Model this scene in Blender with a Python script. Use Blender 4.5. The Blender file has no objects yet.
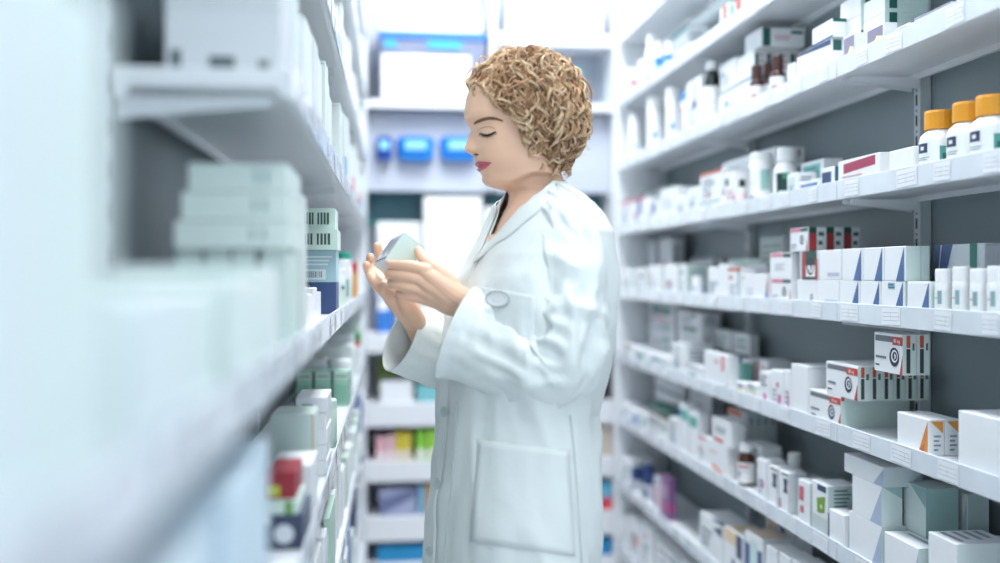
import bpy, bmesh, math, random
from math import sin, cos, tan, atan, pi, sqrt, exp, radians
from mathutils import Vector, Matrix, noise
C = bpy.context.scene.collection
rnd = random.Random(7)

# ------------------------------------------------------------------ camera
TH = atan(0.12)            # the camera looks a little to the right of the aisle direction (+Y)
CT, ST = cos(TH), sin(TH)
H = 1.30                   # camera height in design units (z = 0 is a datum, the floor lies at ZF)
SC = 0.9                   # metres per design unit of the racks
HW = 1.35                  # camera height above the floor in metres
ZF = H-HW/SC
def W3(x, y, z): return (x*SC, y*SC, HW+(z-H)*SC)
HY = 273.0                 # picture row of the horizon
cam_d = bpy.data.cameras.new('camera'); cam = bpy.data.objects.new('camera', cam_d); C.objects.link(cam)
cam.location = (0, 0, HW); cam.rotation_euler = (pi/2, 0, -TH)
cam_d.lens = 36; cam_d.sensor_width = 36; cam_d.shift_y = -0.0085
cam_d.clip_start = 0.02
cam_d.dof.use_dof = True; cam_d.dof.focus_distance = 1.83; cam_d.dof.aperture_fstop = 1.2
bpy.context.scene.camera = cam
vs = bpy.context.scene.view_settings
vs.view_transform = 'Standard'; vs.look = 'None'; vs.gamma = 1; vs.use_curve_mapping = False
vs.exposure = 0.30
# ------------------------------------------------------------------ world and light
w = bpy.data.worlds.new('world'); bpy.context.scene.world = w; w.use_nodes = True
w.node_tree.nodes['Background'].inputs[0].default_value = (0.80, 0.92, 1.0, 1)
w.node_tree.nodes['Background'].inputs[1].default_value = 1.30
def area(name, loc, sx, sy, power, col=(0.93, 0.98, 1.0), rot=(0, 0, 0)):
    l = bpy.data.lights.new(name, 'AREA'); l.shape = 'RECTANGLE'; l.size = sx; l.size_y = sy; l.energy = power; l.color = col
    o = bpy.data.objects.new(name, l); C.objects.link(o); o.location = loc; o.rotation_euler = rot
    return o
LAMPS = [(0.42, 0.30, 10), (0.42, 1.85, 10), (0.42, 3.35, 36)]
CEIL = 3.40
for lx, ly, p in LAMPS:
    area('ceiling_lamp_light', (lx, ly, CEIL-0.075), 0.5, 1.1, p)

# ------------------------------------------------------------------ materials
def srgb(h):
    if isinstance(h, str):
        h = h.lstrip('#'); c = [int(h[i:i+2], 16)/255 for i in (0, 2, 4)]
    else: c = list(h)
    return [x/12.92 if x <= 0.04045 else ((x+0.055)/1.055)**2.4 for x in c]
MATS = {}
def M(col, rough=0.5, kind='plain', metal=0.0, **kw):
    key = (str(col), rough, kind, metal, tuple(sorted(kw.items())))
    if key in MATS: return MATS[key]
    m = bpy.data.materials.new(kind); m.use_nodes = True; nt = m.node_tree
    b = nt.nodes['Principled BSDF']; c = srgb(col)
    b.inputs['Base Color'].default_value = (*c, 1); b.inputs['Roughness'].default_value = rough; b.inputs['Metallic'].default_value = metal
    tc = nt.nodes.new('ShaderNodeTexCoord')
    nz = nt.nodes.new('ShaderNodeTexNoise'); nt.links.new(tc.outputs['Object'], nz.inputs['Vector'])
    nz.inputs['Scale'].default_value = kw.get('scale', 40); nz.inputs['Detail'].default_value = 3
    mx = nt.nodes.new('ShaderNodeMix'); mx.data_type = 'RGBA'
    v = kw.get('var', 0.04)
    mx.inputs[6].default_value = (*[x*(1-v) for x in c], 1); mx.inputs[7].default_value = (*[min(1, x*(1+v)) for x in c], 1)
    nt.links.new(nz.outputs['Fac'], mx.inputs[0]); nt.links.new(mx.outputs[2], b.inputs['Base Color'])
    if kw.get('bump'):
        bp = nt.nodes.new('ShaderNodeBump'); bp.inputs['Strength'].default_value = kw['bump']; bp.inputs['Distance'].default_value = kw.get('dist', 0.002)
        n2 = nt.nodes.new('ShaderNodeTexNoise'); n2.inputs['Scale'].default_value = kw.get('bscale', 60); n2.inputs['Detail'].default_value = 4
        nt.links.new(tc.outputs['Object'], n2.inputs['Vector']); nt.links.new(n2.outputs['Fac'], bp.inputs['Height']); nt.links.new(bp.outputs['Normal'], b.inputs['Normal'])
    if kw.get('sss'):
        b.inputs['Subsurface Weight'].default_value = kw['sss']; b.inputs['Subsurface Radius'].default_value = (1, .35, .2); b.inputs['Subsurface Scale'].default_value = 0.006
    if kw.get('trans'): b.inputs['Transmission Weight'].default_value = kw['trans']
    if kw.get('sheen'): b.inputs['Sheen Weight'].default_value = kw['sheen']
    if kw.get('emit'):
        b.inputs['Emission Color'].default_value = (*c, 1); b.inputs['Emission Strength'].default_value = kw['emit']
    MATS[key] = m
    return m

# ------------------------------------------------------------------ mesh helpers
def mesh_obj(name, verts, faces, mats, parent=None, midx=None, smooth=False):
    me = bpy.data.meshes.new(name); me.from_pydata(verts, [], faces); me.update()
    for m in (mats if isinstance(mats, (list, tuple)) else [mats]): me.materials.append(m)
    if midx is not None: me.polygons.foreach_set('material_index', midx)
    if smooth: me.polygons.foreach_set('use_smooth', [True]*len(me.polygons))
    o = bpy.data.objects.new(name, me); C.objects.link(o)
    if parent: o.parent = parent
    return o
class MB:
    """collects shapes for one mesh"""
    def __init__(s): s.v = []; s.f = []; s.m = []; s.mats = []; s.sm = []
    def mi(s, m):
        if m not in s.mats: s.mats.append(m)
        return s.mats.index(m)
    def add(s, vs_, fs, m, smooth=False):
        o = len(s.v); s.v += [tuple(p) for p in vs_]; i = s.mi(m)
        for f in fs: s.f.append([k+o for k in f]); s.m.append(i); s.sm.append(smooth)
    def box(s, x0, x1, y0, y1, z0, z1, m, bev=0.0):
        if bev <= 0:
            s.add([(x0,y0,z0),(x1,y0,z0),(x1,y1,z0),(x0,y1,z0),(x0,y0,z1),(x1,y0,z1),(x1,y1,z1),(x0,y1,z1)],
                  [(0,3,2,1),(4,5,6,7),(0,1,5,4),(1,2,6,5),(2,3,7,6),(3,0,4,7)], m); return
        b = min(bev, (x1-x0)/3, (y1-y0)/3, (z1-z0)/3)
        bm = bmesh.new(); bmesh.ops.create_cube(bm, size=1)
        for v in bm.verts: v.co = Vector(((x0+x1)/2+v.co.x*(x1-x0), (y0+y1)/2+v.co.y*(y1-y0), (z0+z1)/2+v.co.z*(z1-z0)))
        bmesh.ops.bevel(bm, geom=bm.edges[:], offset=b, segments=1, affect='EDGES')
        s.bm(bm, m)
    def bm(s, bm, m, smooth=False):
        bm.verts.index_update()
        s.add([v.co[:] for v in bm.verts], [[v.index for v in f.verts] for f in bm.faces], m, smooth); bm.free()
    def lathe(s, prof, m, n=24, c=(0, 0, 0), smooth=True, a0=0, a1=2*pi):
        full = abs(a1-a0-2*pi) < 1e-6; k = n if full else n+1
        vv = []; ff = []
        for r, z in prof:
            for i in range(k):
                a = a0+(a1-a0)*i/n; vv.append((c[0]+r*cos(a), c[1]+r*sin(a), c[2]+z))
        for j in range(len(prof)-1):
            for i in range(n):
                i2 = (i+1) % k if full else i+1
                ff.append((j*k+i, j*k+i2, (j+1)*k+i2, (j+1)*k+i))
        s.add(vv, ff, m, smooth)
    def tube(s, pts, rs, m, n=8, caps=True, smooth=True, flat=1.0):
        pts = [Vector(p) for p in pts]; vv = []; ff = []
        t0 = (pts[1]-pts[0]).normalized(); nrm = t0.orthogonal().normalized()
        for i, p in enumerate(pts):
            t = (pts[min(i+1, len(pts)-1)]-pts[max(i-1, 0)]).normalized()
            nrm = (nrm-t*nrm.dot(t)).normalized(); bi = t.cross(nrm)
            r = rs[i] if isinstance(rs, (list, tuple)) else rs
            for k in range(n):
                a = 2*pi*k/n; vv.append(p+nrm*cos(a)*r+bi*sin(a)*r*flat)
        for i in range(len(pts)-1):
            for k in range(n):
                k2 = (k+1) % n; ff.append((i*n+k, i*n+k2, (i+1)*n+k2, (i+1)*n+k))
        if caps: ff.append(tuple(range(n))[::-1]); ff.append(tuple(range((len(pts)-1)*n, len(pts)*n)))
        s.add(vv, ff, m, smooth)
    def build(s, name, parent=None, sc=None):
        k = SC if sc is None else sc
        o = mesh_obj(name, [(p[0]*k, p[1]*k, p[2]*k) for p in s.v], s.f, s.mats, parent, s.m)
        o.data.polygons.foreach_set('use_smooth', s.sm)
        return o
def empty(name, loc, rz=0, kind=None, unit=False):
    o = bpy.data.objects.new(name, None); C.objects.link(o); o.location = loc; o.rotation_euler = (0, 0, rz)
    o.empty_display_size = 0.05
    if kind: o['kind'] = kind
    return o
def tag(o, label, cat, group=None):
    o['label'] = label; o['category'] = cat
    if group: o['group'] = group
    return o
ORD = ['nearest','second nearest','third nearest','fourth nearest','fifth nearest','sixth nearest','seventh nearest','eighth nearest','ninth nearest','tenth nearest','eleventh nearest','twelfth nearest','thirteenth nearest','fourteenth nearest','fifteenth nearest','sixteenth nearest','seventeenth nearest','eighteenth nearest','nineteenth nearest','twentieth nearest']
REG = []
def reg(o, desc, cat, where, dist):
    REG.append((o, desc, cat, where, dist))
LEFTW = ['leftmost', 'second from left', 'third from left', 'fourth from left', 'fifth from left', 'sixth from left', 'seventh from left', 'eighth from left']
UPW = ['bottom one', 'second from bottom', 'third from bottom', 'fourth from bottom', 'fifth from bottom']
def nwords(t): return len(t.replace('-', ' ').split())
def finish_labels():
    by = {}
    for r in REG: by.setdefault((r[1], r[3]), []).append(r)
    for (desc, wh), v in by.items():
        v.sort(key=lambda r: r[4]); ds = [r[4] for r in v]
        piled = len(v) > 1 and max(ds)-min(ds) < .03
        if piled: v.sort(key=lambda r: r[0].location.z)
        sh = wh
        if ' shelf of the ' in wh:
            q = wh.replace('on ', '').split(' shelf of the '); sh = q[1]+'\'s '+q[0]+' shelf'
        for i, (o, d, cat, _, dist) in enumerate(v):
            if len(v) == 1:
                t = d+' '+wh
                if nwords(t) > 16: t = d+' on the '+('back unit' if wh.endswith('unit') else wh.split(' of the ')[-1])
                if nwords(t) > 16: t = d
            else:
                word = (UPW[i] if i < len(v)-1 else 'top one') if piled else (LEFTW[i] if wh.endswith('back unit') else ORD[i])
                t = d+', '+word+' '+(wh if wh.endswith('unit') else 'on '+sh)
                o['group'] = d+', '+sh
            o['label'] = t; o['category'] = cat
# ------------------------------------------------------------------ frames: right rack, left rack, back unit
XR, XL, YB = 1.03, -0.115, 4.95
LA = radians(0.68)
class Frame: pass
def px_t(px, extra=0.0): return tan(atan((px-500)/1000)+TH+extra)
class Right(Frame):
    rot = -pi/2; name = 'right rack'
    def pos(s, a, v, z=0): return W3(XR+v, a, z)
    def al(s, px, v=0): return (XR+v)/px_t(px)
    def zc(s, a, v=0): return (XR+v)*ST+a*CT
class Left(Frame):
    rot = pi/2-LA; name = 'left rack'
    def pos(s, a, v, z=0):
        x, y = XL-v, a
        return W3(x*cos(LA)+y*sin(LA), -x*sin(LA)+y*cos(LA), z)
    def al(s, px, v=0): return (XL-v)/px_t(px, -LA)
    def zc(s, a, v=0):
        p = s.pos(a, v); return (p[0]*ST+p[1]*CT)/SC
class Back(Frame):
    rot = 0; name = 'back unit'
    def pos(s, a, v, z=0): return W3(a, YB+v, z)
    def al(s, px, v=0): return (YB+v)*px_t(px)
    def zc(s, a, v=0): return a*ST+(YB+v)*CT
RF, LF, BF = Right(), Left(), Back()
BT = 0.030      # board top above the strip's bottom edge
LV = {RF: {1:2.290, 2:2.017, 3:1.743, 4:1.466, 5:1.191, 6:0.917, 7:0.648, 8:0.366, 9:0.095},
      LF: {1:2.325, 2:2.050, 3:1.773, 4:1.497, 5:1.182, 6:0.905, 7:0.640, 8:0.366, 9:0.095}}
NUM = {1:'top', 2:'second', 3:'third', 4:'fourth', 5:'fifth', 6:'sixth', 7:'seventh', 8:'eighth', 9:'bottom'}
BLV = {1:2.440, 2:2.113, 3:0.906, 4:0.542, 5:0.270, 6:-0.022, 7:-0.190}
BFH = {1:.06, 2:.04, 3:.10, 4:.117, 5:.103, 6:.12, 7:.06}
def where(fr, lv):
    if fr is BF: return 'on '+{1:'the top shelf', 2:'the shelf over the blue bins', 3:'the counter shelf', 4:'the thigh-height shelf', 5:'the knee-height shelf', 6:'the ankle-height shelf', 7:'the lowest shelf'}[lv]+' of the back unit'
    return 'on %s shelf of the %s' % (NUM[lv], fr.name)
def zlev(fr, lv): return (BLV[lv]+BFH[lv] if fr is BF else LV[fr][lv]+BT)
def z_of(fr, a, v, py): return H+(HY-py)/1000*fr.zc(a, v)
# ------------------------------------------------------------------ items
WH, MINT, PALE = '#e9ecf0', '#cfe3de', '#e3e9ee'
def face_pt(face, w, d, h, u, v, off):
    if face == 'F': return (-w/2+u*w, -off, v*h)
    if face == 'N': return (w/2+off, u*d, v*h)          # local +x
    if face == 'P': return (-w/2-off, d-u*d, v*h)       # local -x
    if face == 'T': return (-w/2+u*w, v*d, h+off)
def carton_mesh(w, d, h, col, decals, side, bev=0.0012, rough=0.45):
    """side: which local end the camera sees ('N' or 'P'); decals on 'E' go to that end"""
    mb = MB(); mb.box(-w/2, w/2, 0, d, 0, h, M(col, rough, 'card', var=0.02), bev)
    k = 0
    for dc in decals:
        face, dcol, shp = dc[0], dc[1], dc[2]
        f = side if face == 'E' else face
        k += 1; off = 0.0003+0.00012*k
        m = M(dcol, 0.4, 'print', var=0.03)
        if shp == 'text':
            u0, v0, u1, v1, n = dc[3]; rr = random.Random(int((u0+v0*7+w*100)*1000))
            for i in range(n):
                vv = v1-(v1-v0)*(i+0.5)/n; hh = (v1-v0)/n*0.22; e = u0+(u1-u0)*rr.uniform(.6, 1)
                mb.add([face_pt(f, w, d, h, *q, off) for q in ((u0, vv-hh), (e, vv-hh), (e, vv+hh), (u0, vv+hh))], [(0, 1, 2, 3)], m)
        elif shp == 'bars':
            u0, v0, u1, v1, n = dc[3]; rr = random.Random(5); x = u0
            for i in range(n):
                bw = (u1-u0)/n*rr.uniform(.3, .75); x = u0+(u1-u0)*i/n
                mb.add([face_pt(f, w, d, h, *q, off) for q in ((x, v0), (x+bw, v0), (x+bw, v1), (x, v1))], [(0, 1, 2, 3)], m)
        elif shp == 'disc':
            cu, cv, r = dc[3]; n = 18
            q = [(cu+r*cos(2*pi*i/n)*(h/(w if f in 'FT' else d)), cv+r*sin(2*pi*i/n)) for i in range(n)]
            mb.add([face_pt(f, w, d, h, *p, off) for p in q], [tuple(range(n))], m)
        elif shp == 'swirl':           # ring with a curled tongue inside
            cu, cv, r = dc[3]; n = 16; asp = h/(w if f in 'FT' else d)
            a = [(cu+r*cos(2*pi*i/n)*asp, cv+r*sin(2*pi*i/n)) for i in range(n)]
            b = [(cu+r*.72*cos(2*pi*i/n)*asp+r*.08*asp, cv+r*.72*sin(2*pi*i/n)) for i in range(n)]
            mb.add([face_pt(f, w, d, h, *p, off) for p in a+b], [(i, (i+1) % n, n+(i+1) % n, n+i) for i in range(n)], m)
            q = [(cu-r*.35*asp, cv-r*.62), (cu+r*.35*asp, cv-r*.3), (cu+r*.45*asp, cv+r*.15), (cu+r*.05*asp, cv+r*.5), (cu-r*.1*asp, cv+r*.1), (cu+.1*r*asp, cv-.15*r)]
            mb.add([face_pt(f, w, d, h, *p, off) for p in q], [tuple(range(6))], m)
        else:
            if len(shp) == 4 and not isinstance(shp[0], tuple):
                u0, v0, u1, v1 = shp; shp = [(u0, v0), (u1, v0), (u1, v1), (u0, v1)]
            mb.add([face_pt(f, w, d, h, *q, off) for q in shp], [tuple(range(len(shp)))], m)
    # the closed tuck flap: fine seams along the two ends and the lid
    sm = M('#9fb0b5', 0.6, 'seam')
    for f in ('N', 'P'):
        for q in ([(0.03, .965), (.97, .965), (.97, .972), (.03, .972)],):
            mb.add([face_pt(f, w, d, h, *p, 0.0003) for p in q], [(0, 1, 2, 3)], sm)
    return mb
USED_Z = {}
def box(fr, desc, lv, p0, p1, yt, d=0.12, dec=(), v=0.012, z0=None, col=WH, name='carton', cat='box', h=None, al=None, tilt=0, rough=.45):
    """p0, p1: picture columns of the far and the near end; yt: picture row of the top at the near end"""
    if al: a0, a1 = al
    else: a0, a1 = fr.al(p0, v), fr.al(p1, v)
    lim = 4.255 if fr is RF else (4.405 if fr is LF else BF.al(612)+.006)
    if min(a0, a1) > lim-.012: return z0
    lo, hi = min(a0, a1)+.0008, min(max(a0, a1), lim)-.0008
    zb = zlev(fr, lv) if z0 is None else z0
    near = a1
    if h is None: h = z_of(fr, near, v, yt)-zb
    h = max(h, 0.012)
    if fr is not BF and lv > 1: h = min(h, LV[fr][lv-1]-.003-zb) if name != 'carton' or h < .3 else h
    side = 'P' if fr is LF else 'N'
    if fr is RF and 'blank' not in desc and 'plain' not in desc and len(dec) <= 1 and desc.find('triang') < 0:
        r_ = random.Random(int(lo*9973+zb*317)); ac = r_.choice(['#2f8f8c', '#c8694a', '#4a6aa8', '#9aa5b2', '#2b4f5a', '#c65a70', '#8fb0aa'])
        u_ = r_.uniform(.08, .6); v_ = r_.uniform(.15, .7)
        dec = list(dec)+[TXT('F', .12, .12, .7, .5, 3, '#98a4b4'), ('F', ac, (u_, v_, u_+r_.uniform(.1, .3), v_+r_.uniform(.08, .2))), TXT('E', .15, .2, .85, .85, 5, '#8a98a6')]
        if r_.random() < .35: dec.append(('F', ac, (0, .9, 1, 1)))
    if name == 'carton' and fr is not BF: name = 'medicine_box' if h < .068 else ('large_carton' if lo < 1.1 and fr is LF else 'carton')
    mb = carton_mesh(hi-lo, d, h, col, dec, side, rough=rough)
    o = mb.build(name); o.location = fr.pos((lo+hi)/2, v, zb+0.0002); o.rotation_euler = (0, 0, fr.rot+tilt)
    reg(o, desc, cat, where(fr, lv), (v*.01+(lo if fr is not BF else (lo+hi)/2)))
    o['_b'] = 0; del o['_b']
    box.last = (lo, hi, v, d)
    return zb+h+0.0004
def rowd(fr, desc, lv, p0, p1, yt, n, t, dec0, dec, col=WH, v=0.012, z0=None, h=None, al=None, desc2=None, name='carton'):
    """n cartons one behind another from the shelf edge inwards"""
    z = None
    for i in range(n):
        vv = v+i*(t+.0012)
        a0, a1 = (al if al else (fr.al(p0, v), fr.al(p1, v)))
        zb = zlev(fr, lv) if z0 is None else z0
        hh = h if h else z_of(fr, a1, v, yt)-zb
        dd = desc if i == 0 else (desc2 or desc)+', '+['','second','third','fourth','fifth','sixth','seventh'][i]+' from the edge'
        z = box(fr, dd, lv, 0, 0, 0, t, dec0 if i == 0 else dec, vv, z0, col, h=hh, al=(a0, a1), name=name)
    return z
def bottle(fr, desc, lv, pc, pw, yt, cap='#f4f6f8', body='#f2f4f5', style='tub', v=0.012, lab=None, z0=None, r=None, h=None, al=None, capcut=0.2, cat='bottle'):
    """pc, pw: picture column of the axis and width; standing on the board"""
    a = al if al is not None else fr.al(pc, v+.03)
    if r is None: r = pw/2000*fr.zc(a, v+.03)
    vc = v+r
    zb = zlev(fr, lv) if z0 is None else z0
    if h is None: h = z_of(fr, a, vc, yt)-zb
    t = empty('pill_bottle' if style != 'jar' else 'jar', fr.pos(a, vc, zb+.0002), fr.rot)
    ch = h*capcut; bh = h-ch; cr = r*(.86 if style != 'tub' else .97)
    mb = MB(); mt = M(body, 0.25, 'plastic', var=.02)
    if style == 'tub': pr = [(0, 0), (r*.93, 0), (r, .004), (r, bh-.004), (r*.95, bh), (0, bh)]
    elif style == 'jar': pr = [(0, 0), (r*.93, 0), (r, .004), (r, bh*.8), (r*.86, bh*.93), (r*.8, bh), (0, bh)]
    else: pr = [(0, 0), (r*.92, 0), (r, .004), (r, bh*.74), (r*.93, bh*.84), (r*.66, bh*.95), (r*.62, bh), (0, bh)]; cr = r*.74
    mb.lathe(pr, mt, 28); mb.build('bottle_body', t)
    mb = MB(); mc = M(cap, 0.4, 'cap', var=.03); pr = []
    n = 36; vv = []; ff = []
    rings = [(cr, bh-.001), (cr, bh+ch*.86), (cr*.93, bh+ch)]
    for j, (rr, z) in enumerate(rings):
        for i in range(n): vv.append(((rr*(1+.018*(i % 2))) * cos(2*pi*i/n), (rr*(1+.018*(i % 2)))*sin(2*pi*i/n), z))
    for j in range(2):
        for i in range(n): ff.append((j*n+i, j*n+(i+1) % n, (j+1)*n+(i+1) % n, (j+1)*n+i))
    ff.append(tuple(range(2*n, 3*n))); ff.append(tuple(range(n))[::-1])
    mb.add(vv, ff, mc, False); mb.build('cap', t)
    if lab:
        # angle 0 of the label towards the camera: front-near diagonal
        lcol, marks = lab
        top = bh*(.78 if style == 'tub' else .70); lo = bh*.10
        base = {RF: -pi/4, LF: -3*pi/4, BF: -pi/2}[fr]
        mb = MB()
        mb.lathe([(r+.0005, lo), (r+.0005, top)], M(lcol, .5, 'label', var=.02), 20, a0=base-1.75, a1=base+1.75)
        for k, (mcol, u0, v0, u1, v1) in enumerate(marks):
            q0, q1 = base-1.2+2.4*u0, base-1.2+2.4*u1
            mb.lathe([(r+.0009+.0001*k, lo+(top-lo)*v0), (r+.0009+.0001*k, lo+(top-lo)*v1)], M(mcol, .5, 'print', var=.02), max(2, int(8*(u1-u0))+1), a0=q0, a1=q1)
        mb.build('bottle_label', t)
    reg(t, desc, cat, where(fr, lv), v*.01+a)
    return zb+h+.0004
def TXT(face, u0, v0, u1, v1, n, col='#5d6a78'): return (face, col, 'text', (u0, v0, u1, v1, n))
# ------------------------------------------------------------------ room shell
def struct(name, mb): o = mb.build(name, sc=1); o['kind'] = 'structure'; return o
wallm = M('#d7dce2', .8, 'painted_wall', bump=.15, bscale=120)
Y0, Y1 = -1.6, 4.90
mb = MB(); mb.box(-.46, 1.22, Y0, Y1, -.08, 0, M('#e2e6ea', .35, 'vinyl_floor', scale=6, var=.06)); struct('floor', mb)
mb = MB(); mb.box(-.46, 1.22, Y0, Y1, CEIL, CEIL+.08, M('#eef1f4', .9, 'ceiling_tile')); struct('ceiling', mb)
mb = MB(); mb.box(-.46, -.38, Y0, Y1, 0, CEIL, wallm); struct('wall_left', mb)
mb = MB(); mb.box(1.14, 1.22, Y0, Y1, 0, CEIL, wallm); struct('wall_right', mb)
mb = MB(); mb.box(-.38, 1.14, 4.82, 4.90, 0, CEIL, wallm); struct('wall_back', mb)
for i, (lx, ly, p) in enumerate(LAMPS):
    t = empty('ceiling_light', (lx, ly, CEIL-.065))
    mb = MB(); 
    for a in ((-.30, -.26, -.6, .6), (.26, .30, -.6, .6), (-.26, .26, -.6, -.56), (-.26, .26, .56, .6)): mb.box(*a, 0, .064, M('#dfe3e6', .4, 'lamp_metal'))
    mb.build('lamp_frame', t, sc=1)
    mb = MB(); mb.box(-.26, .26, -.56, .56, .02, .03, M('#ffffff', .5, 'lit_diffuser', emit=6)); mb.build('diffuser', t, sc=1)
    tag(t, 'long white fluorescent ceiling light over the '+['near end', 'middle', 'far end'][i]+' of the aisle', 'ceiling light')
# ------------------------------------------------------------------ shelving bays
white = M('#e4e8ed', .32, 'powder_coat', var=.02); back_grey = {RF: M('#8b989d', .5, 'grey_panel', scale=5, var=.07), LF: M('#8b989e', .5, 'grey_panel_l', scale=5, var=.07)}
stripm = M('#dbe2ea', .22, 'strip_plastic', scale=14, var=.13)
dark = M('#2b3336', .6, 'slot_dark')
DEP = .207
def bay(fr, a0, a1, first, last, desc, levels=None):
    root = empty('shelving_bay', fr.pos((a0+a1)/2, DEP/2, ZF), fr.rot); Z_ = -ZF
    s = -1 if fr is RF else 1         # local x of increasing a
    L = (a1-a0); hx = L/2
    def V(v): return v-DEP/2
    mb = MB(); mb.box(-hx+.001, hx-.001, V(DEP+.012), V(DEP+.024), .04, 2.62+Z_, back_grey[fr], .001); mb.build('back_panel', root)
    ends = [(-1, first), (1, True)] if s > 0 else [(1, first), (-1, True)]
    for sg, want in ends:
        if not want: continue
        x = sg*hx
        mb = MB(); mb.box(x-.013, x+.013, V(DEP-.018), V(DEP+.011), 0, 2.60+Z_, M('#c3ccd0', .35, 'upright_metal'), .002)
        for k in range(58):
            z = .05+k*.047
            mb.box(x-.0035, x+.0035, V(DEP-.0186), V(DEP-.0175), z, z+.024, dark)
            mb.box(x-.002, x+.002, V(DEP-.0186), V(DEP-.0175), z+.032, z+.037, dark)
        mb.build('upright', root)
    if last:
        x = s*(hx+.022); mb = MB(); mb.box(x-.008, x+.008, V(-.004), V(DEP+.02), 0, 2.60+Z_, white, .002); mb.build('end_panel', root)
    for lv, z in LV[fr].items():
        if levels and lv not in levels: continue
        sh = empty('shelf', (0, 0, (z-ZF)*SC)); sh.parent = root
        mb = MB(); mb.box(-hx+.0015, hx-.0015, V(.0), V(DEP-.02), .008, BT, white, .0015)
        mb.box(-hx+.0015, hx-.0015, V(0), V(.010), 0, .010, white); mb.box(-hx+.0015, hx-.0015, V(DEP-.032), V(DEP-.022), -.004, .010, white)
        mb.build('shelf_board', sh)
        mb = MB(); mb.box(-hx+.002, hx-.002, V(-.0035), V(-.0005), .0, .043, stripm, .001); mb.build('price_strip', sh)
        for sg in ((-1, 1)):
            x = sg*(hx-.018)
            mb = MB(); mb.add([(x-.0015, V(.02), 0), (x+.0015, V(.02), 0), (x+.0015, V(DEP-.02), 0), (x-.0015, V(DEP-.02), 0),
                               (x-.0015, V(.02), -.008), (x+.0015, V(.02), -.008), (x+.0015, V(DEP-.02), -.026), (x-.0015, V(DEP-.02), -.026)],
                              [(0,1,2,3),(7,6,5,4),(0,4,5,1),(1,5,6,2),(2,6,7,3),(3,7,4,0)], white)
            mb.build('bracket', sh)
        rr = random.Random(int(z*1000)+int(a0*77)+(5 if fr is RF else 0))
        nl = 6
        for k in range(nl):
            cx = -hx+L*(k+rr.uniform(.25, .75))/nl; lw = rr.uniform(.045, .085); lh = .034
            mb = MB(); tl = rr.uniform(-.05, .05); y = V(-.0045)
            def R_(u, v_): return (cx+u*cos(tl)-v_*sin(tl), y, .0215+u*sin(tl)+v_*cos(tl))
            mb.add([R_(-lw/2, -lh/2), R_(lw/2, -lh/2), R_(lw/2, lh/2), R_(-lw/2, lh/2)], [(0, 1, 2, 3)], M('#eceff5', .35, 'paper_tag', var=.03))
            y -= .0003
            for q in range(3):
                vz = -.009+q*.008
                mb.add([R_(-lw*.42, vz), R_(lw*.42, vz), R_(lw*.42, vz+.0007), R_(-lw*.42, vz+.0007)], [(0, 1, 2, 3)], M('#8d97a5', .5, 'tag_print'))
            for u in (-.42, rr.uniform(-.1, .2), .42):
                mb.add([R_(lw*u, -.009), R_(lw*u+.0006, -.009), R_(lw*u+.0006, .0075), R_(lw*u, .0075)], [(0, 1, 2, 3)], M('#8d97a5', .5, 'tag_print'))
            mb.build('price_label', sh)
    tag(root, desc, 'shelving unit')
    return root
bay(RF, 1.11, 2.158, True, False, 'nearest bay of white slotted shelving on the right side of the aisle')
bay(RF, 2.158, 3.226, False, False, 'middle bay of white slotted shelving on the right side of the aisle')
bay(RF, 3.226, 4.26, False, True, 'farthest bay of white slotted shelving on the right, ending in a white side panel')
bay(LF, 0.10, 0.46, True, False, 'narrow heavily blurred end bay of white shelving nearest the lens on the left', (2, 3, 4, 5, 7, 8, 9))
bay(LF, 0.46, 1.13, False, False, 'low-stocked blurred bay of white shelving on the left, open in its upper half', (5, 7, 8, 9))
bay(LF, 1.13, 2.35, False, False, 'middle bay of white shelving on the left side of the aisle')
bay(LF, 2.35, 3.40, False, False, 'third bay of white shelving on the left side, beyond the woman\'s hands')
bay(LF, 3.40, 4.42, False, True, 'farthest bay of white shelving on the left beside the back unit')
# ------------------------------------------------------------------ back unit
root = empty('back_shelving_unit', W3(.55, YB+.17, ZF))
bx0, bx1 = BF.al(360), 1.20
def bmv(mb, name, par=root): return mb.build(name, par)
bwhite = M('#e9ebf1', .4, 'white_laminate', var=.02); blav = M('#bfc5d3', .6, 'lavender_panel', var=.03)
def wb(mb, x0, x1, y0, y1, z0, z1, m, bev=0): mb.box(x0-.55, x1-.55, y0-YB-.17, y1-YB-.17, z0-ZF, z1-ZF, m, bev)
mb = MB(); wb(mb, bx0, bx1, YB+.34, YB+.36, ZF, 2.85, blav); bmv(mb, 'back_panel')
for x in (bx0, BF.al(490), BF.al(612)+.01):
    mb = MB(); wb(mb, x, x+.03, YB-.002, YB+.338, ZF if x != BF.al(490) else 1.72, 2.84, bwhite, .002); bmv(mb, 'side_panel')
cells = [(bx0+.031, BF.al(612)+.009), (BF.al(612)+.041, bx1)]
for lv, z in BLV.items():
    for ci, (c0, c1) in enumerate(cells):
        parts_ = [(c0, c1)] if not (z > 1.75 and ci == 0) else [(c0, BF.al(490)-.001), (BF.al(490)+.031, c1)]
        if lv == 1: parts_ = parts_[-1:]
        fh = BFH[lv]
        for q0, q1 in parts_:
            mb = MB(); wb(mb, q0, q1, YB, YB+.02, z, z+fh, bwhite, .003); wb(mb, q0, q1, YB+.021, YB+.336, z+fh-.03, z+fh-.0005, bwhite); bmv(mb, 'shelf')
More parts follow.
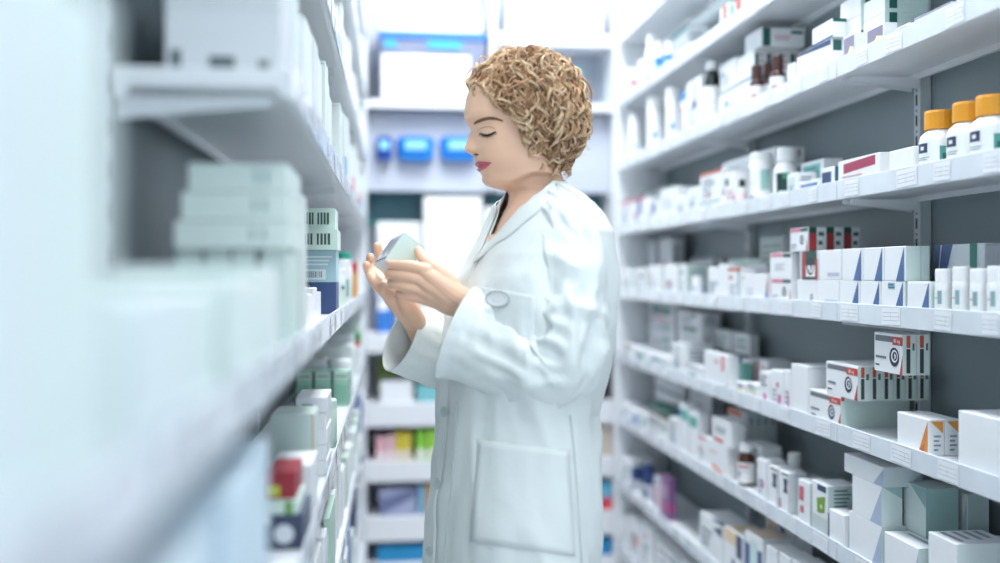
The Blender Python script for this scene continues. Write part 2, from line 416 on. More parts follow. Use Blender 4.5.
# the grey panel carrying the blue bins and its lower edge
mb = MB(); wb(mb, cells[0][0], BF.al(490)-.001, YB+.10, YB+.12, 1.71, 2.112, blav, .002); wb(mb, BF.al(490)+.031, cells[0][1], YB+.10, YB+.12, 1.71, 2.112, blav, .002); bmv(mb, 'grey_panel')
mb = MB(); wb(mb, cells[0][0], cells[0][1], YB+.305, YB+.325, 1.57, 1.76, M('#4a7f8e', .4, 'teal_panel', scale=8, var=.2), .002)
wb(mb, cells[0][0], cells[0][1], YB+.300, YB+.325, 1.555, 1.57, M('#62d8cc', .4, 'mint_glow')); bmv(mb, 'teal_rail')  # mint glow line below the teal panel, painted as a bright strip
tag(root, 'white shelving unit with lavender back panel across the end of the aisle', 'shelving unit')
# ------------------------------------------------------------------ right rack goods
BLU, NAVY, TEAL, DGRN, RED, ORG, CRIM, PINK = '#4a6a9a', '#2c3f66', '#2f8f8c', '#1d5a54', '#c0463c', '#e0893a', '#a83a58', '#e29ab0'
R = RF
# --- fourth shelf: orange-capped bottles, crimson box ...
oc = ('#eef2f2', [('#31405f', .05, .55, .36, .92), ('#e8ecef', .16, .66, .27, .8), ('#4c9a90', .62, .12, .88, .78), ('#2d5552', .68, .2, .80, .5), ('#8a97a5', .05, .35, .4, .38), ('#8a97a5', .05, .27, .36, .30)])
def orange(desc, pc, v, al=None): bottle(R, desc, 4, pc, 0, 0, cap='#e8a02c', style='round', lab=oc, v=v, r=.036, h=.118, capcut=.30, al=al)
orange('front-row orange-capped white pill bottle', 936, .012)
orange('front-row orange-capped white pill bottle', 936, .012, al=R.al(969, .05))
orange('front-row orange-capped white pill bottle', 936, .012, al=R.al(993, .05))
orange('second-row orange-capped white pill bottle', 0, .098, al=R.al(955, .13))
orange('second-row orange-capped white pill bottle', 0, .098, al=R.al(976, .13))
orange('second-row orange-capped white pill bottle', 0, .098, al=R.al(998, .13))
box(R, 'low blank white carton', 4, 889, 914, 146, .10)
box(R, 'white carton with a crimson panel and slit end', 4, 838, 880, 152, .11, [('F', CRIM, [(.14, .48), (.9, .6), (.9, .95), (.14, .85)]), ('E', '#5b2b33', (.55, .1, .63, .9)), ('E', '#b8c6c8', (.7, .05, .95, .95)), TXT('F', .1, .08, .8, .4, 3, '#c8a0a8')])
box(R, 'small white carton with a navy square and blue end', 4, 821, 835, 166, .05, [('F', '#31496f', (.08, .25, .75, .8)), ('E', '#2a6a86', (0, 0, 1, 1))])
box(R, 'low white carton with a broad blue stripe', 4, 799, 820, 178, .05, [('F', '#3a6da8', (.08, .2, .9, .72)), ('F', '#ffffff', 'disc', (.93, .5, .16))])
box(R, 'white carton with a teal striped label behind the blue striped one', 4, 801, 824, 158, .05, [('F', '#7fc0bd', (.1, .2, .85, .9)), TXT('F', .12, .25, .8, .85, 5, '#3c8f8e')], v=.08)
box(R, 'small white carton with faint columns of print', 4, 787, 798, 172, .05, [('F', '#b9d4d2', 'bars', (.2, .2, .8, .8, 3))])
bottle(R, 'tall white pill bottle with a black and green label', 4, 785, 24, 148, style='round', capcut=.26, lab=('#eef1f3', [('#1c3f3a', .32, .0, .78, .98), ('#2f8f6c', .55, .72, .76, .98), ('#dfe6ea', .4, .04, .7, .22), ('#3b4a55', .1, .9, .16, .96)]), v=.03)
bottle(R, 'wide white pill tub with small navy mark', 4, 761, 25, 153, style='tub', capcut=.14, lab=('#eff2f4', [('#44508c', .12, .02, .34, .14), ('#9bc4c0', .6, .3, .9, .98), ('#7a8fa0', .1, .52, .35, .54)]), v=.02)
bottle(R, 'small white jar with a black lid and pink label', 4, 744, 13, 180, cap='#14201f', style='jar', capcut=.26, lab=('#ecd9e0', [('#b05a7a', .0, .1, .3, .8), ('#8fa0b0', .4, .3, .9, .36)]))
bottle(R, 'tiny jar with a dark brown lid', 4, 731, 10, 190, cap='#3c2b26', style='jar', capcut=.3)
z = box(R, 'white carton with a teal lower edge', 4, 700, 722, 199, .08, [('F', DGRN, [(.1, .88), (.95, .98), (.95, 1), (.1, .96)])])
box(R, 'white carton set upon the teal-edged one', 4, 700, 722, 168, .08, [TXT('F', .15, .5, .8, .8, 3)], z0=z)
box(R, 'white carton with a dark green corner tab', 4, 724, 736, 170, .06, [('F', DGRN, (.1, .62, .4, .82)), TXT('F', .2, .2, .9, .5, 3, '#c88f90')])
z = box(R, 'white carton under a dark green topped pack', 4, 737, 757, 172, .05, [('F', DGRN, (.3, .2, 1, .5)), ('T', DGRN, (0, 0, 1, 1))], v=.085)
z = rowd(R, 'long flat white carton striped in green and red at its ends', 4, 722, 775, 150, 3, .028, [('F', '#e7edf0', (.05, .1, .95, .9)), ('E', '#b3473c', (.35, .55, .6, .9)), ('F', '#2c5a7a', (0, 0, 1, .1))], [('E', '#b3473c', (.35, .55, .6, .9))], v=.075, z0=z, h=.055)
for k, (a, b, t, dsc) in enumerate([(688, 699, 186, 'slim upright white carton'), (676, 687, 195, 'white carton with pale print'), (660, 676, 186, 'wide plain white carton'), (645, 659, 200, 'white carton with blue vertical strokes'), (631, 645, 196, 'white carton with blue vertical strokes'), (621, 631, 199, 'narrow white end carton')]):
    box(R, dsc, 4, a, b, t, .1, [('F', '#3f5fa0', (.5, .4, .75, .9))] if 'blue' in dsc else [TXT('F', .2, .3, .8, .7, 3, '#b8c4d4')])
z = box(R, 'grey lidded low carton', 4, 640, 668, 185, .06, [('T', '#b9c0c0', (0, 0, 1, 1)), ('F', '#9aa6a4', (0, .8, 1, 1))], v=.115)
# --- third shelf
gs = [('F', '#33619a', [(0, .0), (1, .0), (1, .12), (0, .12)]), ('E', DGRN, (0, .82, 1, 1)), TXT('E', .5, .15, .9, .7, 3, '#8fb4ae')]
z = box(R, 'long white carton with a navy stripe, lower of two', 3, 797, 831, 38, .105, [('F', NAVY, [(0, .93), (1, .80), (1, .97), (0, 1)]), ('E', DGRN, (.05, .62, .25, .95))], col='#eef1f5')
z2 = box(R, 'white carton with a green-edged mint end, upper of two', 3, 812, 833, 18, .105, gs, z0=z)
z = box(R, 'mint-ended carton with dark green tab, lower', 3, 840, 861, 37, .105, [('E', '#c3d8d4', (0, 0, 1, 1)), ('E', DGRN, (.1, .55, .28, .95)), ('F', '#dfe6ea', (0, 0, 1, 1))], v=.045)
z = box(R, 'mint-ended carton with dark green band, middle', 3, 840, 861, 14, .105, [('E', '#c3d8d4', (0, 0, 1, 1)), ('E', DGRN, (0, .0, 1, .3)), ('E', DGRN, (.1, .55, .22, .95))], v=.045, z0=z)
box(R, 'mint-ended carton with dark green tab, upper', 3, 840, 861, -8, .105, [('E', '#c3d8d4', (0, 0, 1, 1)), ('E', DGRN, (.1, .25, .28, .9))], v=.045, z0=z)
z = box(R, 'second mint-ended carton with tab, lower', 3, 865, 886, 34, .09, [('E', '#c3d8d4', (0, 0, 1, 1)), ('E', DGRN, (.5, .4, .65, .9))], v=.06)
z = box(R, 'second mint-ended carton with dark green band, middle', 3, 863, 885, 12, .1, [('E', '#c3d8d4', (0, 0, 1, 1)), ('E', DGRN, (0, 0, 1, .22)), ('E', DGRN, (.1, .5, .28, 1))], v=.05, z0=z)
box(R, 'second mint-ended carton with tab, upper', 3, 863, 885, -8, .1, [('E', '#c3d8d4', (0, 0, 1, 1)), ('E', DGRN, (.1, .2, .28, .9))], v=.05, z0=z)
for a, b, t in ((843, 855, 31), (866, 884, 21)):
    box(R, 'small carton picturing mauve and yellow fruit', 3, a, b, t+1, .03, [('F', '#8d86a0', (.08, .12, .95, .92)), ('F', '#e8dcb0', [(.3, .1), (.9, .1), (.95, .45), (.6, .55)]), ('F', '#d8a040', [(.55, .15), (.8, .1), (.85, .3)])], v=.008)
box(R, 'plain white carton with a lavender lid', 3, 914, 952, 1, .12, [('T', '#a9a4bd', (0, 0, 1, 1)), ('F', '#a9a4bd', (0, .86, 1, 1))], col='#edf0f5')
z = box(R, 'narrow white carton with dark print beside the lavender-lidded one', 3, 896, 910, 22, .08, [('F', '#2b3a44', (.2, .7, .8, .85)), TXT('F', .1, .1, .9, .5, 3)])
box(R, 'blank white carton at the near end', 3, 956, 1000, -22, .14, [TXT('F', .1, .2, .5, .5, 2, '#c5cfd8')])
box(R, 'low teal-printed pack', 3, 799, 812, 46, .03, [('F', '#8fc7c4', (.1, .2, .5, .9)), ('F', '#3f8f8c', (.6, .3, .9, .8))], v=.16)
amb = '#4a2c2c'
for pc, pw, yt, vv in ((760, 14, 66, .012), (773, 11, 63, .05), (781, 15, 57, .012)):
    bottle(R, 'little white-labelled bottle with a dark brown cap', 3, pc, pw, yt, cap='#4b2e2d', body='#4b2e2d', style='round', capcut=.3, lab=('#edf0f4', [('#c09aa0', .3, .3, .7, .5)]), v=vv)
box(R, 'blank white carton beside the brown-capped bottles', 3, 787, 794, 62, .07)
z = box(R, 'white carton of the lowest row with blue upper edge', 3, 719, 752, 76, .11, [('F', '#5b86b0', [(0, .9), (1, .93), (1, 1), (0, .96)])], v=.035)
z2 = rowd(R, 'white carton with green pill logo on its end', 3, 737, 754, 49, 4, .034, [('E', DGRN, (.1, .3, .4, .85)), TXT('E', .5, .2, .9, .9, 3, '#d89a90')], [('E', DGRN, (.1, .3, .5, .85)), TXT('E', .55, .2, .9, .9, 3, '#d89a90')], v=.035, z0=z)
box(R, 'white carton set aside on the blue-edged one', 3, 720, 736, 56, .06, z0=z, v=.035)
box(R, 'topmost carton with a dark green stripe and oval logo', 3, 745, 761, 27, .13, [('E', DGRN, (.04, 0, .22, 1)), ('E', DGRN, (.68, .68, .95, .85)), TXT('E', .3, .3, .85, .62, 2, '#cc9999'), ('F', '#dfe6ea', (.3, .1, .8, .6))], z0=z2, v=.04)
bottle(R, 'black medicine bottle with a white cap and white label', 3, 713, 17, 62, cap='#f2f4f6', body='#12201f', style='round', capcut=.13, lab=('#eef1f4', [('#a9b6c4', .2, .3, .8, .34), ('#a9b6c4', .2, .5, .8, .54)]))
box(R, 'tall white carton with a lavender panel', 3, 687, 701, 75, .1, [('F', '#c5c8dc', (.3, .4, .8, .95))])
for pc, pw, yt, d in ((674, 16, 88, 'white pill tub'), (655, 18, 98, 'wide white pill tub'), (636, 12, 115, 'slim white pill bottle')):
    bottle(R, d, 3, pc, pw, yt, style='tub', lab=('#eceff4', [('#5a8fd0', .5, .3, .75, .5)]))
box(R, 'white carton with a bright blue top edge', 3, 680, 686, 90, .08, [('F', '#3f7fc4', (0, .8, 1, 1))])

# --- second shelf
box(R, 'thin carton striped red and white', 2, 720, 730, 2, .1, [('F', '#d8604c', (.3, 0, .7, 1))])
box(R, 'thin carton striped blue and red', 2, 730, 742, -3, .1, [('F', '#48a0d0', (.0, 0, .35, 1)), ('F', '#d8604c', (.5, 0, .95, 1))])
box(R, 'rounded white carton with a blue dot', 2, 691, 717, 27, .12, [('F', '#4fb0e0', 'disc', (.5, .25, .06))])
box(R, 'tall white carton against the back', 2, 672, 687, 25, .08, v=.09)
box(R, 'low white carton in front', 2, 680, 690, 41, .06)
for pc in (662, 672): bottle(R, 'white bottle with a bright blue label', 2, pc, 9, 42, style='round', lab=('#2f7fd0', [('#bfe0ff', .3, .3, .6, .5)]), capcut=.2)
bottle(R, 'tall white bottle with a blue ring', 2, 653, 12, 36, style='round', lab=('#eef1f6', [('#63b0e4', 0, .1, 1, .25)]))
bottle(R, 'small bottle with a red label', 2, 637, 8, 68, style='round', lab=('#e0485a', [('#ffffff', .3, .3, .6, .6)]))
for pc in (645, 629): bottle(R, 'plain white bottle', 2, pc, 8, 60+(645-pc)*.6, style='round')
for k in range(7):
    box(R, 'white carton high on the rack', 2, 748+k*26, 772+k*26, -12-k*10, .13, [TXT('F', .1, .3, .8, .8, 4)])
# --- top shelf
for k, (a, b, t) in enumerate(((618, 626, 12), (627, 635, 4), (636, 645, -4), (646, 658, -10), (660, 680, -30), (684, 720, -50))):
    box(R, 'white carton with a small blue mark', 1, a, b, t, .1, [('F', '#3a6fd0', (.3, .2, .6, .5))])
# --- fifth shelf: blue wedge cartons
wedge = [('F', BLU, [(.56, 0), (.93, 0), (.93, 1)])]
bot = [(839.5, 860), (860, 881), (881, 905), (907, 931)]
zt = 0
for i, (a, b) in enumerate(bot):
    zt = box(R, 'blue-triangled white carton of the bottom row', 5, a, b, 278, .075, wedge+([('F', '#8fb8c8', (.3, .75, .6, .95)), TXT('F', .32, .76, .58, .92, 2, '#33557a')] if i == 2 else [])+[('E', '#c9dcd8', (0, 0, 1, 1))], h=.062)
for a, b in ((842, 863), (863, 884), (884, 906)):
    box(R, 'blue-triangled white carton of the top row', 5, a, b, 247, .05, wedge+[('E', '#cbddd9', (0, 0, 1, 1)), ('E', '#b6cac6', (.6, 0, .66, 1))], z0=zt, h=.0705)
z5 = [('E', '#b3a0a0', (.02, 0, .08, 1)), ('E', '#cbddd9', (.08, 0, 1, 1)), ('E', BLU, [(.45, 0), (.75, 0), (.9, 1), (.75, 1)])]
box(R, 'mint carton with a blue wedge end, inner of the top row', 5, 884, 905, 0, .046, z5, z0=zt, h=.0705, v=.066)
box(R, 'mint carton with a blue wedge end, innermost of the top row', 5, 884, 905, 0, .055, z5, z0=zt, h=.0705, v=.116)
box(R, 'grey-white carton with a broad slate wedge behind the white jars', 5, 935, 985, 247, .05, [('F', '#4f648c', [(0, 0), (.12, 1), (0, 1)]), ('F', '#4f648c', [(.0, 0), (.15, 1), (.38, 1), (.05, 0)]), ('F', '#3c7a74', (.72, .5, .86, 1)), ('F', '#1c3a3a', (.76, .3, .86, .52))], v=.09, h=.135, col='#c9cfd6')
for i, pc in enumerate((951, 969, 987, 1005)):
    bottle(R, 'white ribbed-cap pill jar', 5, pc, 15, 268, v=.012, style='tub', capcut=.3, r=.0158, h=.087+.004*(i % 2), lab=('#e9eef0', [('#8fb0b4', .3, .35, .5, .95), ('#c39aa4', .05, .6, .4, .64)]))
box(R, 'upright white carton at the near frame edge', 5, 1002, 1030, 252, .08, [TXT('F', .1, .2, .7, .8, 6)], v=.05)
z = box(R, 'blank white carton with a grey code line, lower', 5, 817, 839, 276, .1, [('F', '#b9c3d6', (.35, .12, .95, .26))], h=.0625)
box(R, 'blank white carton with a grey code line, upper', 5, 819, 841, 249, .1, [('F', '#b9c3d6', (.4, .12, .95, .24))], z0=z, h=.0695)
logo = lambda: [('F', '#d9748e', (.05, .83, .62, .97)), ('F', '#1f5a4a', (.62, .83, 1, .97)), ('F', '#232a38', 'swirl', (.68, .48, .2)), ('F', '#b54040', [(.9, 0), (1, .0), (1, .6)]), TXT('F', .08, .1, .4, .35, 2, '#8f98a8')]
spine = [('E', '#1e4d40', (.05, 0, .5, 1)), ('E', '#b0383c', (.1, .05, .45, .75)), TXT('E', .6, .15, .95, .9, 2, '#48726a')]
z = box(R, 'white carton with a small swirl mark in the lowest row', 5, 797, 817, 277, .1, [('F', '#b9c3d6', (.2, .1, .7, .2)), ('F', '#555f70', 'swirl', (.75, .3, .14))], h=.0625)
z2 = box(R, 'dark red and green spined carton lying between stacks', 5, 800, 818, 249, .05, [('F', '#1f4a40', (.1, 0, .95, 1)), ('F', '#b0383c', (.15, .05, .32, .95)), ('F', '#eef0f2', (.36, .1, .9, .5)), ('F', '#1b2030', 'swirl', (.6, .45, .3)), ('F', '#b0383c', (.86, 0, 1, .7))], z0=z, h=.0695)
rowd(R, 'carton with pink band, black swirl and dark red spine', 5, 790, 808, 227, 3, .044, logo()+spine, spine, z0=z2, h=.059, desc2='carton with dark red and green spine')
box(R, 'carton with pink band and swirl, taller left stack, lower', 5, 771, 791, 276, .09, logo(), h=.064)
box(R, 'carton with pink band standing on the swirl carton', 5, 770, 791, 251, .09, [('F', '#d9748e', (.05, .85, .65, .98)), ('F', '#1f5a4a', (.65, .82, 1, .98)), TXT('F', .25, .3, .75, .6, 3, '#b3bccb')], z0=zlev(R, 5)+.0646, h=.067)
box(R, 'white carton with a blue and rust triangle', 5, 742, 768, 274, .08, [('F', '#6d7fa8', [(.86, 0), (1, 0), (1, .8)]), ('F', '#c06a50', [(.93, .5), (1, .35), (1, .95)]), ('F', '#d8a060', (0, .8, .1, .88)), TXT('F', .2, .2, .6, .5, 2, '#c5cad8')])
box(R, 'white round-cornered tub behind the rust triangle carton', 5, 741, 766, 264, .05, [], v=.088)
z = box(R, 'wide mint carton', 5, 728, 768, 258, .03, [('F', '#c6dbd6', (0, 0, 1, 1))], v=.155)
box(R, 'grey carton covered in fine lines standing at the back', 5, 760, 783, 236, .02, [('F', '#a9bab8', (0, 0, 1, 1)), TXT('F', .1, .1, .9, .9, 8, '#7d9490')], v=.152)
for a, b, t, d in ((728, 741, 268, 'slim upright carton with grey edge'), (719, 727.5, 264, 'slim upright blank carton'), (708, 718.5, 267, 'slim carton split by a grey band')):
    box(R, d, 5, a, b, t, .05, [('F', '#9fb2bf', (.75, 0, .9, 1))] if 'edge' in d else ([('F', '#b4bfcc', (0, .42, 1, .55))] if 'split' in d else []))
bottle(R, 'small white tube bottle with grey spot', 5, 701, 10, 276, style='tub', lab=('#eeeeff', [('#8a93a8', .35, .4, .6, .7)]))
bottle(R, 'small white tube bottle', 5, 690, 10, 280, style='tub')
for a, b, t, d in ((664, 678, 264, 'white carton leaning at the middle'), (680, 686, 264, 'thin mint edged carton'), (648, 662, 265, 'wide white carton with mint side'), (635, 646, 268, 'white carton near the far panel'), (622, 633, 268, 'farthest small white carton')):
    box(R, d, 5, a, b, t, .09, [('E', '#c2d4cf', (0, 0, 1, 1))])
box(R, 'tall pale carton at the back', 5, 659, 672, 237, .05, v=.125, col='#d5dade'); box(R, 'tall pale carton at the back', 5, 640, 655, 240, .05, v=.125, col='#d5dade')
box(R, 'flat green and white pack at the back', 5, 690, 712, 258, .04, [('F', '#a5bf94', (.1, .3, .9, .8))], v=.14)
# --- sixth shelf: logo cartons
def lg(): return [('F', '#6d6f78', (.05, .78, .98, .93)), ('F', '#c0463c', (.66, .72, 1, .93)), ('F', '#1d2740', 'disc', (.72, .42, .24)), ('F', '#e9edf2', 'swirl', (.73, .44, .16)), ('F', '#b04040', [(.9, 0), (1, .0), (1, .5)]), TXT('F', .07, .3, .5, .45, 1, '#6d7888'), TXT('F', .07, .12, .25, .22, 1, '#323844')]
def sp(): return [('E', '#cfdeda', (0, 0, 1, 1)), ('E', '#3a4044', (.25, .05, .55, .65)), ('E', '#c0563c', (.25, .68, .55, .98)), TXT('E', .7, .5, .95, .9, 1, '#5a6a70')]
def eighty(o, w, h, u, v, size):
    cu = bpy.data.curves.new('t', 'FONT'); cu.body = '80 mg'; cu.size = size; cu.align_x = 'CENTER'; cu.align_y = 'CENTER'
    ob = bpy.data.objects.new('t', cu); C.objects.link(ob); dg = bpy.context.evaluated_depsgraph_get()
    me = bpy.data.meshes.new_from_object(ob.evaluated_get(dg)); bpy.data.objects.remove(ob)
    me.materials.clear(); me.materials.append(M('#ffffff', .5, 'print'))
    t = bpy.data.objects.new('lettering', me); C.objects.link(t); t.parent = o; t.location = (-w/2+u*w, -.0022, v*h); t.rotation_euler = (pi/2, 0, 0)
def lettered(z):
    lo, hi, v, d = box.last; o = REG[-1][0]
    return o
z = box(R, 'white carton with grey band, red dose mark and black round logo, bottom of three', 6, 809, 841, 397, .165, lg()+[('E', '#cddfda', (0, 0, 1, 1)), ('E', '#b25a48', (.0, .86, .05, 1))])
lo_ = [REG[-1][0]]
n0 = len(REG)
z2 = rowd(R, 'carton with grey band, red dose mark and round logo, middle of three', 6, 826, 858, 367, 6, .0265, lg()+sp(), sp(), z0=z, desc2='carton with brown and red spine in the middle row')
lo_.append(REG[n0][0]); n0 = len(REG)
rowd(R, 'carton with grey band, red dose mark and round logo, topmost of three', 6, 874, 903, 335, 2, .028, lg()+sp(), sp(), z0=z2, desc2='carton with brown and red spine behind the topmost')
lo_.append(REG[n0][0])
for o in lo_:
    xs = [v.co.x for v in o.data.vertices]; zs = [v.co.z for v in o.data.vertices]
    eighty(o, max(xs)-min(xs), max(zs), .83, .825, .009)
orw = [('F', '#d98a3c', [(.68, 0), (.97, 0), (.97, .95)]), ('F', '#b86a34', [(.72, .1), (.9, .05), (.85, .3)]), ('E', '#e09a48', [(.1, .95), (.9, .95), (.9, .62)]), TXT('E', .3, .1, .8, .6, 4, '#8f9aa0')]
rowd(R, 'white carton with an orange wedge and tipped corner', 6, 897, 929, 420, 2, .032, orw, orw[2:], v=.02, desc2='carton with orange corner tip')
z = rowd(R, 'large blank white carton at the near frame edge', 6, 958, 1004, 421, 4, .034, [('F', '#9aa6cf', [(.9, 0), (1, 0), (1, .25)])], [], v=.014, desc2='large blank white carton')
box(R, 'long low white tray against the rear panel', 6, 916, 975, 408, .012, v=.165, col='#dbe6e8', h=.045)
box(R, 'blank white carton beside the logo cartons', 6, 791, 808, 367, .10, [('E', '#bcc8a8', (.85, .0, 1, .9)), ('E', '#a8b9bb', (.25, .1, .6, .25)), ('F', '#d97a50', (0, 0, 1, .03))])
for a, b, t in ((771, 783, 372), (784, 790, 371)): box(R, 'white carton with a magenta oval mark', 6, a, b, t, .07, [('F', '#d14a9a', (.6, .08, .85, .35))])
box(R, 'white carton with a magenta dot', 6, 760, 770, 373, .06, [('F', '#d14a9a', (.35, .1, .65, .3)), TXT('F', .1, .5, .8, .9, 3)])
for a, b, t, c in ((736, 746, 383, '#e6dca8'), (747, 758, 384, '#d8d0a0')): box(R, 'small low white carton with cream stripes', 6, a, b, t+1, .04, [('F', c, (.1, .3, .9, .45)), TXT('F', .1, .55, .8, .9, 2)])
box(R, 'upright teal carton with a navy top', 6, 731, 742, 358, .03, [('F', '#7ebcb2', (0, 0, 1, .84)), ('F', '#2f3a6a', (0, .84, 1, 1)), ('T', '#2f3a6a', (0, 0, 1, 1)), ('E', '#6ba89f', (0, 0, 1, .84))], v=.05)
for a, b in ((743, 756), (757, 768)): box(R, 'orange-spined white carton behind the teal one', 6, a, b, 361, .07, [('F', '#d8694a', (.0, .3, .15, .95)), ('F', '#e08a8a', (.5, .7, .75, .8)), TXT('F', .3, .2, .9, .6, 3)], v=.10)
box(R, 'white carton with an orange bar and pink print', 6, 704, 728, 356, .036, [('F', '#d8694a', (.75, .5, .85, .95)), ('F', '#e0a0a0', (.45, .7, .65, .8)), ('F', NAVY, [(0, 0), (1, 0), (1, .14), (.9, .1)])])
for a, b in ((714, 731), (733, 750)): box(R, 'white carton with a dark green lower half', 6, a, b, 327, .03, [('F', '#1f5a54', (0, .15, 1, .55)), TXT('F', .15, .65, .85, .9, 2, '#8fb0aa')], v=.155, h=.155)
for a, b, t, d, dc in ((686, 700, 368, 'white carton with a teal foot mark', [('F', TEAL, (.3, .1, .7, .3))]), (672, 685, 345, 'tall pale striped carton', [('F', '#b7c9cc', (.3, 0, .5, 1))]), (646, 670, 358, 'long white carton aslant', [('F', '#7c9a9c', [(.3, .5), (.9, .2), (.9, .4), (.3, .7)])]),
                       (634, 645, 350, 'pale carton with a teal square', [('F', '#4f9c96', (.3, .2, .9, .6))]), (623, 632, 346, 'grey and white pack near the panel', [('F', '#a9c0c0', (.2, .5, .9, .9))])):
    z = box(R, d, 6, a, b, t, .1, dc)
z = zlev(R, 6)
for k in range(4): z = box(R, 'carton in the tall back pile', 6, 650, 674, 0, .07, [('F', '#2f7f7a', (.1, .25, .9, .85))] if k == 3 else [('F', '#a9bdbf', (.5, .1, .9, .8))], v=.115, z0=z, h=.055 if k < 3 else .06)
z = zlev(R, 6)
for k in range(4): z = box(R, 'carton in the pale back pile', 6, 678, 702, 0, .07, [('F', '#cfd6da', (.1, .1, .9, .4)), ('F', '#4a7a78', (.2, .6, .8, .9))] if k == 2 else [TXT('F', .2, .2, .8, .8, 2, '#a9b8bd')], v=.115, z0=z, h=.052)
z = zlev(R, 6)
for k in range(3): z = box(R, 'carton in the farthest back pile', 6, 622, 646, 0, .07, [('F', '#4f9c96', (.55, .1, .9, .8))] if k else [], v=.115, z0=z, h=.056)
# --- seventh shelf
tri = lambda a=.6, b=.96: [('F', '#a9b8cf', [(a, 0), (b, 0), (b, .95)])]
z = box(R, 'large white carton with a grey-blue wedge, bottom of the tall stack', 7, 849, 882, 527, .15, tri(.7, 1)+[('E', '#c9dad8', (0, 0, 1, 1))])
z1 = z
z2 = box(R, 'square white carton with a grey-blue wedge, middle of the tall stack', 7, 852, 882, 487, .045, tri(.62, 1)+[('E', '#d4e2e0', (0, 0, 1, 1)), ('E', '#9fbfbd', [(.0, 1), (1, 1), (1, .68)])], z0=z1)
hm = z2-z1-.0004
box(R, 'square white carton with a teal-shaded end, middle row inner', 7, 852, 880, 0, .05, [('E', '#dbe8e6', (0, 0, 1, 1)), ('E', '#8fb3b2', [(.2, 1), (1, 1), (1, .6)])], z0=z1, h=hm, v=.060)
box(R, 'square white carton, innermost of the middle row', 7, 852, 880, 0, .045, [('E', '#d3e2e0', (0, 0, 1, 1)), ('E', '#6f9f9f', (.7, 0, 1, 1))], z0=z1, h=hm, v=.113)
box(R, 'white carton with a grey-blue wedge, top of the tall stack', 7, 844, 884, 468, .085, tri(.75, 1)+[('E', '#c9d6d8', (0, 0, 1, 1)), ('E', '#9ab3b8', [(.6, 0), (1, 0), (1, .7)])], z0=z2)
z = box(R, 'long white carton lying at the front with a wedge', 7, 884, 919, 549, .15, tri(.8, 1)+[('E', '#c9dad8', (0, 0, 1, 1)), TXT('T', .2, .2, .9, .8, 5, '#8fa3a3'), ('T', '#5f8f8a', (.05, .7, .25, .8))])
box(R, 'square mint-grey carton on the long front one', 7, 903, 926, 489, .07, [('F', '#8fb3b2', [(.3, 1), (1, 1), (1, .6)]), ('E', '#9fc0be', (0, 0, 1, 1))], v=.065, z0=z, col='#d6e2e1')
z3 = box(R, 'large grey-white carton with a wedge and black dot, standing behind', 7, 926, 968, 500, .045, [('F', '#a9bfc2', [(.72, 0), (.98, 0), (.98, .95)]), ('F', '#39484a', 'disc', (.08, .88, .035)), ('E', '#b9cccc', (0, 0, 1, 1))], v=.145, col='#dbe2e3', h=.175)
box(R, 'white carton with printed lid at the front', 7, 928, 957, 545, .11, [TXT('T', .1, .1, .9, .9, 4, '#8f9aa8'), ('E', '#dbe6e6', (0, 0, 1, 1))])
box(R, 'white carton with a red printed lid at the frame edge', 7, 965, 1002, 560, .12, [('T', '#b9858a', (.3, .2, .6, .5)), ('F', '#e8ecf0', (0, 0, 1, 1))], h=.058)
box(R, 'pale grey pointed carton above the frame corner', 7, 985, 1030, 548, .05, [('E', '#b9cccc', (0, 0, 1, 1))], v=.14, h=.11)
box(R, 'small blank white carton with a curved pale end', 7, 829, 844, 516, .045, [('E', '#d3e0e0', [(.2, 0), (1, 0), (1, 1), (.6, .9), (.25, .5)])])
box(R, 'carton with a green leaf panel, black tab and lined end', 7, 812, 828, 487, .075, [('F', '#2b4468', (.35, .85, .9, .97)), ('F', '#6f9a2c', [(.35, .4), (.8, .45), (.85, .78), (.3, .68)]), ('F', '#d8e6b8', 'disc', (.6, .55, .05)), ('E', '#b9cbcb', (0, 0, 1, 1)), TXT('E', .2, .5, .85, .95, 6, '#4f686c'), ('E', '#44607c', (0, 0, .25, .5)), ('F', '#c8d2d2', (0, 0, 1, .35))])
z = box(R, 'carton with a pink corner and lined end, lower', 7, 798, 810, 510, .06, [('F', '#c66a7c', (.2, .6, .5, 1)), ('E', '#c6d3d3', (0, 0, 1, 1)), TXT('E', .2, .3, .9, .9, 4, '#6f8488')])
box(R, 'carton with a pink square and lined end, upper', 7, 798, 810, 484, .06, [('F', '#c65a70', (.1, .2, .5, .75)), ('E', '#c6d3d3', (0, 0, 1, 1)), TXT('E', .2, .2, .9, .8, 4, '#6f8488')], z0=z)
for i, (a, b) in enumerate(((800, 812), (813, 828), (830, 842))):
    box(R, 'carton with a grey lid in the second row', 7, a, b, 476+i*5, .06, [('T', '#8b9798', (0, 0, 1, 1)), ('F', '#b9c4c4', (0, .8, 1, 1))], v=.115)
bottle(R, 'white pill bottle with red and navy edged label, upper tall one', 7, 797, 17, 453, style='round', capcut=.22, v=.07, lab=('#edf1f3', [('#c04a5c', .02, .1, .1, .95), ('#2a3a5c', .2, .5, .28, .9), ('#3a6a60', .7, .3, .9, .9)]))
bottle(R, 'short white pill bottle with a red spot label', 7, 791, 12, 486, style='round', capcut=.25, lab=('#edf1f3', [('#c04a5c', .1, .1, .3, .9), ('#2a3a5c', .1, .75, .3, .95)]))
for a, b, t in ((768, 777, 469), (779, 788, 474)):
    box(R, 'slim grey carton with navy emblem', 7, a, b, t, .05, [('F', '#1f2c48', [(.5, .5), (1, .5), (.9, .65), (1, .85), (.5, .85), (.6, .65)]), ('F', '#1f2c48', (.3, .93, 1, .98)), ('E', '#cfd6da', (0, 0, 1, 1))])
